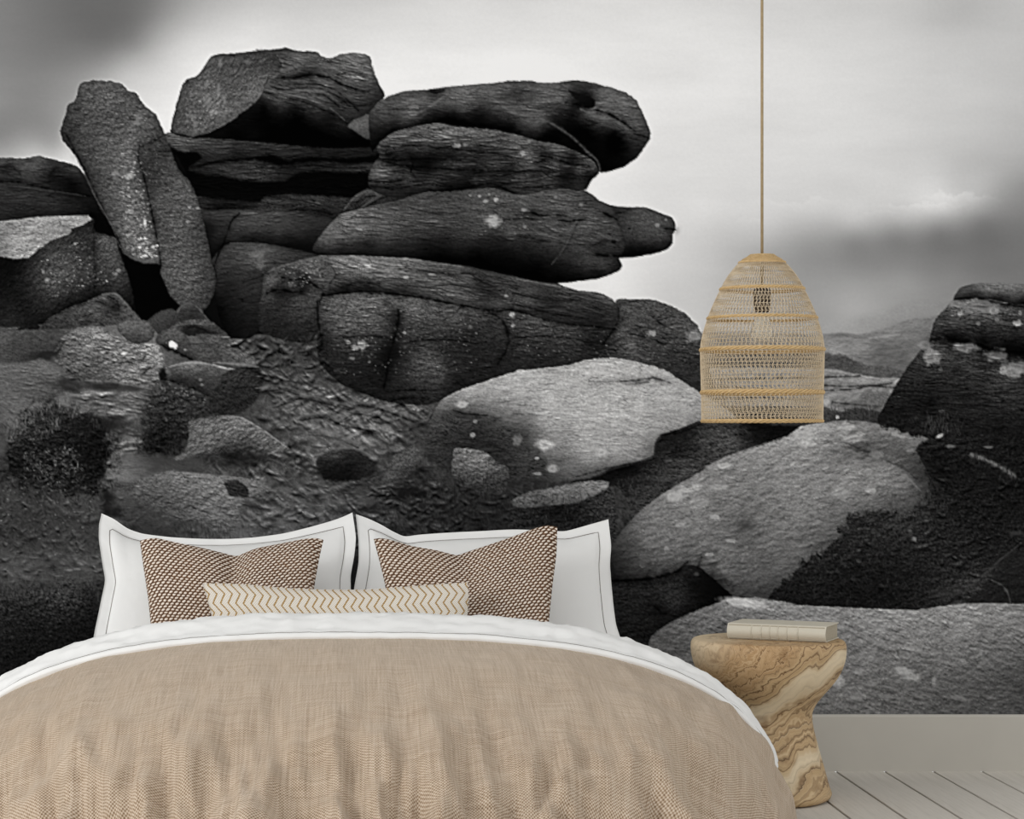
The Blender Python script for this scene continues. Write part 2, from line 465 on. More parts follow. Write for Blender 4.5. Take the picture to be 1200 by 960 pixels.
def paint_base():
    t = [(-70,400,60),(20,400,60),(80,395,68),(130,400,95),(170,420,95),(60,440,78),(20,450,75),(100,470,88),(150,480,88),(185,490,55),(30,480,95),(10,492,80),(130,505,75),(160,530,95),(210,540,55),(330,440,58),
         (360,400,52),(300,420,55),(340,480,74),(400,470,70),(440,490,84),(470,480,82),(330,520,55),(380,520,80),(410,510,92),(420,560,55),(450,600,58),(300,560,62),(340,590,80),(330,612,84),(390,600,76),(360,560,66),(260,620,80),(200,620,52),
         (160,600,55),(60,600,50),(20,620,46),(100,640,58),(40,660,62),(100,670,76),(20,676,70),(60,700,42),(20,720,26),(80,730,28),(60,790,18),(0,780,18),(-70,780,18),(-70,600,45),(110,700,45),(520,560,42),(540,600,34),(600,600,32),
         (700,600,52),(640,630,36),(740,560,46),(760,540,52),(800,520,40),(860,510,48),(470,560,46),(500,620,42),(480,600,40),(720,680,32),(740,720,32),(800,660,40),(1100,560,28),(1150,560,26),(1000,640,34),(1050,640,30),
         (1100,640,28),(1180,620,28),(960,690,25),(1100,700,24),(1180,690,36),(1040,690,25),(1060,500,32),(1120,510,28),(1270,600,28),(430,530,75),(400,440,50),(440,450,45),(520,480,55),(500,520,50),(300,800,40),(600,800,35)]
    pts = [(-440,330),(250,330),(380,380),(820,400),(830,480),(960,495),(1570,495),(1570,850),(-440,850)]
    rock(pts, t, None, 0.10, 2, 3, 0, rel=0.0, lump=0.05, c=12, sm=False)
    ground([(-440,390),(330,390),(520,440),(520,640),(-440,700)], 0.22, 22, 9, 6, 20, 1)
    ground([(300,430),(500,450),(520,560),(300,520)], 0.24, 16, 8, 12, 18, 21)
    tufts([(-60,395),(330,400),(520,450),(520,640),(-60,690)], 420, (4, 15), (2.5, 7), .34, 4, 40)
    tufts([(300,440),(500,455),(515,600),(290,620)], 230, (4, 14), (2.5, 6.5), .42, 10, 40)
    tufts([(300,560),(440,560),(430,630),(280,630)], 200, (2, 6), (1.4, 3.4), .34, 6, 40)
    tufts([(-60,580),(125,580),(118,690),(-60,690)], 260, (2, 6), (1.5, 3.5), .42, 0, 50)
    ground([(480,540),(780,540),(780,660),(400,660)], 0.40, 9, 8, 0, 16, 31)
def paint_stack():
    rock([(-440,200),(60,205),(120,200),(205,165),(420,160),(440,230),(560,230),(640,260),(700,300),(640,320),(700,360),(780,375),(815,400),(800,436),(520,446),(400,428),(376,392),(300,392),(262,388),(230,368),(150,372),(60,380),(-440,380)], [(200,250,8),(600,350,12)], None, 0, 1, 2, 0)
    # ---- rocks at the left edge, behind the leaning slab
    rock([(-440,188),(0,185),(20,187),(34,185),(46,183),(62,187),(85,193),(97,202),(128,262),(145,335),(0,335),(-440,335)],
         [(0,190,62),(45,188,74),(85,196,58),(5,199,34),(22,196,55),(32,206,54),(42,200,58),(62,206,15),(85,215,7),(58,200,30),(0,210,40),(20,208,44),(40,212,40),(60,221,30),(90,229,14),(5,235,40),(30,232,40),
          (60,238,42),(90,244,25),(110,250,7),(10,254,25),(50,252,20),(90,252,10),(125,270,4),(130,290,4),(120,310,8),(-60,210,40)], (2, 22, 5, 0.16), 0.08, 1, 1.5, 0.2, halo=12, c=5)
    line([(-440,214),(0,213),(20,213),(38,217),(60,222),(85,226),(106,230)], 2.6, 0.75)
    line([(22,219),(45,222),(75,226),(100,230)], 1.2, val=62, alpha=0.6)
    line([(0,196),(14,196),(24,204)], 2.4, 0.5); line([(58,206),(66,197),(88,195)], 2, 0.5)
    # ---- dark ledges between the upper boulder and the wall
    rock([(190,160),(205,154),(226,157),(300,160),(440,165),(447,180),(437,240),(420,264),(240,264),(226,220),(205,178)], [(210,200,4),(300,220,4),(420,220,4),(300,258,10)], (2, 34, 4, 0.3), 0.06, 1, 1.5, 0)
    rock([(190,160),(204,155),(226,159),(262,162),(300,166),(360,170),(440,174),(440,182),(400,186),(362,184),(338,189),(318,182),(284,187),(262,189),(240,193),(222,197),(236,186),(233,180),(214,178),(206,176)],
         [(200,163,76),(216,162,82),(232,168,62),(262,171,50),(300,173,44),(340,177,32),(400,179,22),(430,181,22),(210,175,60),(240,184,30),(280,183,24),(306,181,36)], (2, 34, 3.6, 0.26), 0.08, 1.2, 3, 0, c=4)
    rock([(222,199),(245,193),(272,190),(300,188),(330,195),(352,191),(384,190),(410,193),(437,191),(437,201),(400,202),(370,200),(346,204),(336,211),(312,213),(284,211),(262,206),(240,205)],
         [(240,199,26),(262,199,42),(286,203,46),(306,201,50),(328,203,30),(352,196,26),(384,196,34),(410,197,38),(430,196,42)], (2, 30, 3.2, 0.28), 0.12, 1.4, 4, 0, c=4)
    rock([(228,231),(252,233),(280,236),(302,238),(312,231),(340,228),(380,230),(410,232),(421,240),(404,256),(330,258),(240,258)],
         [(236,234,34),(262,240,20),(292,243,24),(312,236,42),(342,233,42),(372,235,46),(402,237,40),(380,248,24),(300,252,38),(240,252,38)], (3, 26, 3.2, 0.30), 0.14, 1.4, 3, 0, c=4)
    for p, w, k in (([(205,180),(216,179),(231,180)], 3, .8), ([(222,196),(240,193),(260,188),(290,186),(320,183),(340,188),(370,185)], 2.2, .7), ([(300,196),(330,197),(365,194),(400,197),(430,196)], 2, .6),
                    ([(228,238),(250,240),(275,241)], 1.6, .6), ([(230,243),(255,245),(290,243)], 1.4, .6), ([(340,246),(370,247),(400,254)], 2, .6)):
        line(p, w, k)
    line([(198,157),(212,159),(226,161)], 1.2, val=120, alpha=.6); line([(214,177),(222,177)], 1, val=95, alpha=.6)
    # ---- upper boulder: layered right side
    rock([(200,154),(215,98),(233,88),(247,67),(257,64),(276,64),(296,60),(323,58),(334,56),(347,60),(370,61),(377,66),(386,69),(399,64),(415,62),(433,66),(436,77),(442,94),(451,113),(440,125),(434,164),(432,172),
          (380,174),(300,166),(240,162),(226,162)],
         [(340,60,64),(365,66,78),(350,75,92),(338,85,68),(380,73,78),(400,69,92),(420,69,92),(415,86,102),(430,90,85),(392,84,80),(345,91,30),(362,90,34),(325,90,60),(380,96,88),(360,98,86),(400,106,66),(420,104,74),
          (441,108,42),(320,103,72),(340,108,84),(314,110,66),(330,116,80),(360,115,72),(390,121,52),(420,118,52),(430,126,36),(370,126,56),(340,122,38),(312,124,8),(350,131,10),(388,136,22),(402,145,28),(300,135,5),
          (330,145,4),(370,150,5),(270,153,4),(250,159,8),(300,160,6),(418,130,44),(420,150,12),(400,160,5),(430,160,5)], (8, 26, 4.2, 0.20), 0.08, 1, 1.5, 0.22, halo=16, c=4)
    line([(330,91),(345,91.5),(362,88),(385,91),(400,99),(418,105),(432,108)], 3, 0.85)
    line([(332,95),(350,95),(372,93),(390,98)], 1.2, val=100, alpha=.6)
    for p in ([(316,101),(328,105),(345,104),(372,103),(394,112),(410,125)], [(312,109),(330,113),(360,121),(390,134),(410,147)], [(345,99),(370,99),(392,105),(408,118),(420,130)], [(352,108),(380,112),(398,126)],
              [(395,88),(412,84),(430,88)], [(398,116),(420,124),(436,122)]):
        line(p, 1.8, 0.6)
    for p in ([(312,105),(335,110),(362,117),(388,128),(404,141)], [(350,106),(378,108),(396,118)], [(408,82),(422,84),(434,90)], [(335,62),(350,63),(372,66)]):
        line(p, 1.4, val=110, alpha=.45)
    line([(300,58.5),(322,60),(334,58),(350,61),(372,62)], 1.6, 0.45)
    rock([(407,149),(414,141),(424,137),(434,134),(434,163),(425,161),(413,152)], [(415,145,90),(428,140,85),(428,155,70)], None, 0.12, 0.8)
    # ---- upper boulder: flat speckled facet
    rock([(200,154),(207,128),(214,100),(224,93),(234,87),(247,67),(258,64),(296,61),(325,64),(331,72),(330,83),(322,92),(311,98),(309,108),(299,119),(270,142),(246,155),(226,161)],
         [(210,148,68),(216,108,72),(250,76,76),(250,110,84),(272,100,76),(290,85,68),(320,75,58),(240,132,82),(265,130,84),(290,112,86),(302,101,94),(312,92,76),(228,155,82),(245,118,90)], (-55, 12, 6, 0.10), 0.17, 1, 1.4, 0.3, rel=0.12, sm=False)
    specks([(235,95),(260,95),(265,130),(225,150),(210,130)], 70, (0.6, 1.8), (110, 165), 0.6)
    for a in ((258,75,2,6,115), (243,118,4,7,112), (251,132,5,3,140), (263,118,2,5,120), (242,100,3,3,115), (229,147,2,5,110), (256,107,2,6,120), (290,73,4,3,95), (222,136,3,2,110)):
        blob(a[0], a[1], a[2], a[3], a[4], 0.7, 0.5, 0.5)
    line([(309,103),(300,118),(271,141),(246,155)], 1.4, val=112, alpha=.7); line([(325,65),(331,74),(329,84),(314,96)], 1.6, val=98, alpha=.6)
    line([(248,67),(258,65),(275,65)], 1.6, 0.5)
    # ---- wall of blocks under the ledges
    rock([(232,250),(262,246),(290,246),(320,246),(350,250),(386,254),(394,262),(378,286),(372,294),(330,288),(300,285),(265,284),(246,300),(240,270)],
         [(244,254,46),(262,257,44),(282,255,62),(310,251,64),(340,257,56),(370,261,40),(385,260,36),(300,267,56),(330,269,50),(350,274,34),(340,281,16),(300,280,16),(270,270,45),(250,270,26),(243,263,16),(360,284,14)], (3, 30, 5, 0.12), 0.07, 1, 1.8, 0.3, c=5)
    rock([(248,306),(260,290),(270,285),(300,284),(330,289),(370,298),(374,303),(345,309),(330,313),(314,319),(311,330),(308,345),(304,385),(292,397),(270,396),(260,380),(254,360),(252,340),(254,322)],
         [(265,294,56),(290,294,70),(300,303,82),(312,299,68),(340,299,48),(360,299,42),(260,310,54),(280,313,44),(300,314,50),(270,325,33),(290,330,42),(260,342,22),(280,345,30),(300,340,38),(265,365,12),(285,365,24),(295,382,18),(275,391,10),(257,362,6)],
         (-6, 26, 5, 0.18), 0.10, 1, 1.6, 0.3, c=5)
    blob(302, 303, 6, 8, 118, 0.5, 0.6, 0.8, 0.3); blob(306, 312, 4, 3, 120, 0.5, .5, .8)
    line([(281,250),(272,258),(267,270),(263,284),(255,300),(251,312)], 2.6, 0.85); line([(285,331),(300,326),(312,322)], 1.6, .5)
    rock([(309,326),(313,319),(321,313),(340,308),(352,304),(372,300),(398,299),(392,320),(384,336),(377,346),(380,370),(374,387),(362,402),(330,398),(304,388),(303,360),(307,342)],
         [(320,318,70),(350,307,80),(375,305,82),(340,318,58),(362,316,78),(356,327,22),(335,325,55),(345,335,72),(320,332,72),(330,341,22),(350,341,18),(320,351,44),(350,350,62),(370,345,62),(366,334,50),(340,370,42),(315,365,34),
          (365,370,44),(320,386,28),(350,390,28)], (0, 14, 6, 0.12), 0.17, 1.2, 1.6, 0.25, rel=0.14, c=5)
    line([(312,344),(322,340),(332,340),(343,343),(354,341)], 3.2, 0.92); line([(330,325),(342,328),(357,327),(364,332),(378,340)], 2.6, 0.75); line([(377,345),(376,360),(379,372)], 2.2, .7)
    specks([(330,312),(378,312),(375,335),(335,338)], 45, (0.6, 1.5), (110, 150), 0.6)
    line([(310,322),(322,315),(345,308),(372,302)], 1.3, val=105, alpha=.5)
    # ---- lower wall
    rock([(376,352),(385,347),(410,344),(430,341),(470,345),(503,350),(543,358),(571,363),(590,362),(637,374),(665,379),(716,384),(722,352),(740,351),(762,351),(782,357),(802,367),(816,381),(823,395),(830,430),(830,470),(700,470),(560,460),
          (500,475),(450,470),(400,450),(374,424),(372,392)],
         [(395,360,82),(420,360,88),(440,356,90),(400,384,76),(420,380,76),(380,400,32),(400,405,46),(425,412,42),(450,390,58),(458,412,16),(465,372,34),(440,410,32),(480,365,84),(500,360,84),(530,370,72),(500,385,56),(480,390,52),
          (500,402,46),(530,395,42),(550,390,36),(570,380,48),(560,371,60),(520,420,42),(494,426,72),(512,427,76),(480,440,46),(540,430,36),(440,430,22),(420,430,28),(400,430,32),(470,452,32),(530,445,28),(600,372,62),(630,385,68),
          (600,400,44),(640,405,40),(670,395,58),(620,420,36),(690,392,34),(700,402,22),(680,415,36),(730,370,66),(750,360,72),(770,374,68),(790,370,74),(810,385,70),(750,390,60),(736,402,76),(780,400,60),(810,402,58),(820,420,46),(790,420,46)],
         (1, 14, 3.4, 0.22), 0.16, 1.2, 1.6, 0.2, rel=0.10, halo=10, c=5)
    line([(467,363),(466,380),(462,398),(456,418),(450,455)], 4.5, 0.8); blob(459, 410, 9, 13, 12, 0.6, 0.7)
    line([(573,366),(586,373),(594,386),(596,400),(592,413),(583,427)], 4.2, 0.75)
    for p, w in (([(452,459),(478,457),(510,458)], 2), ([(458,470),(480,466),(504,467)], 2.4), ([(764,371),(772,378),(780,383)], 2), ([(716,352),(724,362),(724,376),(716,390),(706,404)], 3), ([(637,375),(666,380),(700,383),(722,386)], 3),
                 ([(372,352),(373,380),(378,400),(372,420)], 3), ([(400,396),(430,394),(455,396)], 1.6), ([(480,400),(520,398),(560,402)], 1.4), ([(600,396),(640,394),(690,398)], 1.4), ([(738,392),(760,396),(780,404)], 1.5)):
        line(p, w, 0.7)
    specks([(385,350),(560,365),(560,440),(390,440)], 190, (0.5, 1.3), (85, 135), 0.5)
    specks([(590,370),(820,380),(820,430),(600,420)], 130, (0.5, 1.4), (85, 140), 0.5)
    rock([(478,440),(486,424),(498,420),(515,424),(522,434),(518,446),(500,452),(484,450)], [(490,430,62),(510,430,72),(500,446,46)], None, 0.3, 3, 6, 0, rel=.3, alpha=.7)
    for a in ((424,405,5.5,5,170), (416,407,3.5,3,165), (408,401,2.6,2.4,140), (413,420,3,1.6,120), (600,369,3,3,185), (601,381,2.2,2.2,165), (764,391,4.5,3,170), (813,394,8,6.5,150), (740,405,4,3,110), (551,383,2.2,2,110), (474,390,1.8,1.6,150), (433,424,1.8,1.4,110)):
        blob(*a, 0.85, 0.4, 0.5, 0.2)
    # ---- long slab carrying the stack
    rock([(377,337),(388,312),(384,301),(415,299),(437,300),(459,301),(488,303),(516,308),(543,311),(562,315),(580,319),(592,321),(624,328),(650,332),(674,340),(700,343),(713,348),(721,355),(725,363),(722,374),(717,385),(704,383),
          (665,379),(637,374),(613,365),(587,361),(571,363),(543,358),(521,355),(503,350),(470,345),(430,341),(397,345),(382,346)],
         [(400,303,112),(430,306,118),(385,332,72),(395,315,98),(410,325,76),(430,319,114),(400,336,36),(430,334,34),(450,310,106),(480,309,96),(460,324,92),(500,315,80),(470,338,44),(500,330,82),(530,315,74),(520,330,82),(550,325,70),
          (560,331,38),(540,346,76),(575,335,52),(560,354,60),(580,351,58),(600,330,54),(600,350,60),(630,340,54),(640,352,38),(660,345,60),(630,366,42),(660,366,42),(690,350,54),(700,365,38),(715,352,66),(720,365,48),(690,378,30),(575,345,34),(620,355,60)],
         (9, 26, 3.6, 0.22), 0.10, 1, 1.5, 0.3, rel=0.06, c=5)
    line([(382,346),(400,343),(440,343),(480,347),(503,351),(545,359),(580,365),(600,362)], 3.4, 0.8)
    for p, w in (([(475,314),(500,319),(532,322),(548,320),(566,331),(580,336)], 2), ([(500,337),(530,334),(575,341)], 1.4), ([(600,344),(640,352),(680,352)], 1.6), ([(400,337),(420,331),(445,333)], 3), ([(600,356),(640,366),(690,374)], 1.5), ([(388,312),(394,322),(386,333)], 1.8)):
        line(p, w, 0.55)
    for p in ([(405,301),(440,302),(488,305),(543,313)], [(440,318),(470,319),(500,326)], [(520,345),(560,350)], [(600,326),(650,335),(700,346),(716,351)]):
        line(p, 1.3, val=135, alpha=.5)
    for a in ((431,312,3.6,2.2,185), (475,303,4,1.4,150), (476,325,3,1.6,165), (506,322,4,1.6,120), (593,347,2.5,1.8,140)):
        blob(*a, 0.8)
    # ---- nose rock sticking out at the right
    rock([(700,240),(722,242),(740,243),(756,243),(769,248),(787,255),(791,263),(791,270),(788,275),(788,285),(782,292),(765,298),(739,302),(722,302),(700,300)],
         [(728,246,46),(755,246,70),(770,254,68),(785,258,58),(740,265,60),(765,265,72),(784,268,58),(750,279,56),(775,281,50),(742,290,14),(762,292,10),(780,288,18),(730,280,40),(728,295,10)], (3, 18, 4, 0.12), 0.14, 0.6, 1.3, 0.3, halo=14, c=4)
    line([(779,268),(791,269.5)], 2.4, .8, taper=False); line([(722,250),(730,249),(738,244)], 1.4, .6)
    blob(770, 264, 2.6, 2.6, 135, .85); blob(780, 257.5, 1.6, 1.4, 120, .8); blob(737, 268, 2, 1.2, 15, .8)
    # ---- stack: bottom boulder
    rock([(366,293),(372,280),(387,262),(402,248),(415,243),(437,239),(463,234),(485,226),(520,220),(600,218),(640,218),(670,220),(687,224),(704,236),(717,243),(723,256),(730,272),(733,287),(729,298),(725,304),(729,312),(722,319),(700,327),
          (674,330),(652,332),(624,329),(580,319),(543,311),(516,308),(488,303),(437,300),(415,299),(380,299)],
         [(380,284,76),(377,293,28),(395,265,98),(410,255,104),(420,249,98),(430,245,86),(400,291,34),(420,270,94),(440,259,82),(430,286,30),(450,274,76),(460,291,26),(450,241,68),(480,240,64),(510,235,60),(480,259,70),(510,260,68),
          (540,250,60),(560,264,68),(540,281,40),(500,281,26),(520,296,8),(480,296,20),(560,296,7),(580,240,70),(610,235,74),(640,232,76),(670,232,74),(690,238,58),(600,258,62),(622,252,48),(600,271,74),(630,262,70),(650,270,72),(590,281,32),
          (620,285,38),(640,279,56),(600,301,9),(630,311,6),(660,290,50),(650,305,22),(660,321,8),(680,265,76),(700,254,70),(700,270,74),(715,265,58),(680,285,54),(700,279,64),(720,280,60),(720,294,36),(700,294,36),(690,305,62),(710,307,56),
          (680,319,20),(700,323,12),(720,313,28),(640,326,3),(600,318,3),(580,310,3),(440,297,22)], (4, 24, 4, 0.17), 0.11, 0.8, 1.4, 0.28, rel=0.05, halo=14, c=4.5)
    for p, w, k in (([(622,248),(632,253),(648,252),(664,253)], 2.6, .8), ([(654,258),(668,259.5),(686,257)], 2.6, .85), ([(703,248),(712,252),(722,257)], 3.2, .85), ([(690,290),(703,284),(714,283),(724,288)], 2, .5), ([(698,298),(712,300),(728,300)], 3, .8),
                    ([(606,277),(625,280),(645,284)], 2, .6), ([(590,258),(612,256),(626,257)], 1.4, .5), ([(490,247),(505,250),(520,252)], 1.5, .5), ([(676,262),(670,276),(662,292),(650,304)], 1.5, .4), ([(410,257),(420,250),(428,252)], 1, .4)):
        line(p, w, k)
    line([(673,266),(666,282),(656,298),(646,310)], 1.6, val=72, alpha=.6); blob(719, 283.5, 2.6, 2.2, 10, .85)
    line([(374,281),(390,262),(406,248)], 1.3, val=112, alpha=.4); line([(598,274),(625,272),(650,278)], 1.6, val=92, alpha=.5)
    for a in ((578,259,8.5,7,172), (581,234,2.8,2.4,165), (569,236,3,2.2,150), (562,230,1.8,1.4,150), (573,228,1.5,1.2,140), (614,246,3,2,135), (615,266,2.2,1.8,120), (651,231,1.8,1.6,115), (681,240,2.2,1.8,115), (551,229,2,1.2,120)):
        blob(*a, 0.85, 0.4, 0.35)
    specks([(560,225),(600,225),(640,270),(560,280)], 40, (0.6, 1.2), (90, 130), 0.5)
    # folded thin layers left of the stack
    rock([(398,250),(412,232),(430,221),(446,224),(458,220),(482,224),(474,233),(440,240),(420,245),(406,249)], [(410,240,40),(430,228,60),(450,232,40),(470,228,42)], (-25, 20, 3, 0.4), 0.1, 0.8, 1.2, 0.3)
    line([(403,246),(416,231),(431,224),(446,228)], 1.8, val=92, alpha=.7); line([(424,243),(438,234),(450,227)], 1.8, val=84, alpha=.7); line([(412,241),(428,231),(440,230)], 1.6, .7); line([(430,242),(446,233),(460,228)], 1.6, .7)
    # ---- stack: middle boulder
    rock([(445,184),(436,194),(431,210),(433,220),(448,229),(470,232),(500,225),(523,225),(553,222),(578,220),(603,228),(617,228),(642,223),(662,221),(675,224),(687,222),(693,212),(701,204),(704,195),(702,186),(687,174),(667,155),(645,140),(600,138),
          (560,138),(507,142),(487,147),(460,155),(447,164),(441,174),(444,181)],
         [(450,169,88),(465,162,82),(490,155,88),(508,148,82),(530,152,92),(510,162,90),(545,160,86),(570,160,80),(600,165,84),(620,170,80),(462,174,58),(455,180,14),(480,171,50),(500,169,72),(530,171,66),(480,182,18),(510,178,22),(530,181,22),
          (560,175,38),(590,182,44),(610,179,72),(640,174,54),(650,180,76),(670,175,58),(685,185,70),(697,192,66),(640,188,28),(670,188,18),(620,190,78),(650,195,72),(680,198,60),(700,198,42),(665,206,12),(690,206,12),(680,218,34),(655,206,28),
          (560,190,34),(500,190,9),(460,190,32),(445,190,60),(440,205,84),(450,200,78),(470,198,38),(500,200,16),(530,195,56),(560,198,22),(580,194,52),(600,200,28),(438,215,42),(460,212,52),(480,209,52),(510,211,48),(530,205,38),(560,210,48),
          (590,208,38),(610,212,64),(630,205,38),(640,215,58),(580,218,26),(610,222,42),(480,220,28),(520,218,20),(550,217,16)], (3, 26, 3.6, 0.30), 0.10, 0.9, 1.4, 0.3, rel=0.05, halo=10, c=4)
    for p, w, k in (([(446,172),(458,172),(464,178),(452,182)], 1.8, .7), ([(432,213),(452,214),(474,211)], 2, .75), ([(435,218),(460,222),(480,219)], 1.8, .65), ([(448,189),(480,195),(520,198),(560,200),(600,201)], 2.6, .75), ([(500,223),(523,223),(553,219),(574,215),(590,221),(604,227)], 2.6, .8),
                    ([(470,171),(500,171),(530,175),(570,178),(600,184)], 1.8, .6), ([(560,206),(590,206),(620,200),(650,203)], 1.8, .6), ([(590,216),(620,213),(650,206)], 1.5, .6), ([(634,183),(650,186),(668,192),(690,194)], 2.4, .75), ([(600,220),(625,220),(648,216)], 1.6, .6),
                    ([(445,186),(470,188),(500,186),(540,188)], 2.4, .7), ([(610,172),(640,180),(660,182)], 1.4, .4)):
        line(p, w, k)
    for p in ([(640,188),(660,194),(690,198)], [(600,211),(625,211),(655,203)], [(520,193),(545,192),(575,194)], [(436,208),(455,206),(470,207)], [(690,186),(698,192),(694,199)]):
        line(p, 1.4, val=92, alpha=.5)
    for a in ((535,171,4.5,2.2,155), (613,180,4,2.6,160), (545,170,3,1.6,120), (620,166,2,1.6,120), (447,204,4,4,95), (455,178,2,1,70)):
        blob(*a, 0.8, .4, .5)
    # ---- stack: top boulder
    rock([(436,178),(433,158),(432,136),(438,125),(453,114),(475,107),(503,105),(533,101),(575,98),(595,95),(620,95),(635,97),(650,97),(667,95),(677,94),(693,97),(720,104),(733,109),(745,117),(750,127),(757,142),(762,155),(761,163),(757,170),
          (748,183),(737,192),(725,198),(703,203),(699,194),(690,185),(660,171),(630,165),(600,157),(570,151),(537,149),(512,144),(487,148),(462,155),(445,167)],
         [(445,125,78),(460,118,76),(480,112,76),(500,113,72),(508,108,34),(450,140,55),(440,150,28),(445,165,6),(470,130,66),(485,127,98),(475,137,78),(500,127,66),(460,150,9),(490,145,12),(515,120,78),(530,115,88),(550,112,90),(575,107,86),(595,104,74),
          (602,112,52),(620,110,70),(540,124,78),(510,135,18),(530,134,12),(560,134,14),(580,124,62),(600,130,82),(590,141,26),(560,145,6),(600,150,7),(620,125,72),(640,115,88),(650,104,82),(660,119,70),(640,130,62),(620,140,78),(635,142,78),(650,141,26),
          (670,135,16),(680,146,9),(640,155,8),(660,165,6),(668,106,56),(680,115,14),(690,120,9),(702,110,78),(720,115,88),(735,121,88),(745,135,76),(700,124,78),(690,131,84),(712,136,88),(730,139,76),(735,150,84),(755,150,58),(724,145,76),(750,160,54),(700,140,70),
          (690,149,9),(720,156,6),(730,161,12),(710,170,4),(735,176,12),(741,170,30),(700,186,4),(720,190,5),(680,170,5)], (6, 30, 4.6, 0.15), 0.09, 0.9, 1.4, 0.26, rel=0.05, halo=16, c=4.5)
    rock([(666,106),(682,111),(697,118),(696,126),(686,126),(676,118)], [(680,114,14),(692,122,8)], None, 0.05, .8, 2.5, 0, sm=True)
    for p, w, k in (([(663,121),(674,122),(690,127)], 3, .85), ([(696,128),(714,134),(732,145),(744,154)], 3.4, .9), ([(742,157),(752,159),(761,162)], 2, .7), ([(738,162),(750,165),(758,168)], 1.6, .5), ([(503,108),(512,109),(520,106)], 2.6, .7), ([(470,128),(500,128),(520,127)], 1, .3),
                    ([(602,108),(610,114),(604,122)], 4, .25), ([(595,140),(615,137),(630,138)], 1.8, .45), ([(700,145),(680,138),(664,134)], 2, .4), ([(440,130),(470,128),(490,129)], 1.2, .35), ([(620,128),(640,126),(660,128)], 1.5, .3)):
        line(p, w, k)
    for p, w, v in (([(472,138),(490,133),(504,125),(520,113)], 2.4, 102), ([(574,112),(588,124),(604,134),(630,138)], 2.2, 96), ([(694,129),(700,124),(706,121)], 1.8, 98), ([(680,128),(702,138),(722,143),(736,152)], 2.4, 96), ([(632,138),(646,145),(667,158),(687,177),(700,189),(703,200)], 2.4, 88), ([(480,127),(490,127)], 2, 130)):
        line(p, w, val=v, alpha=.7)
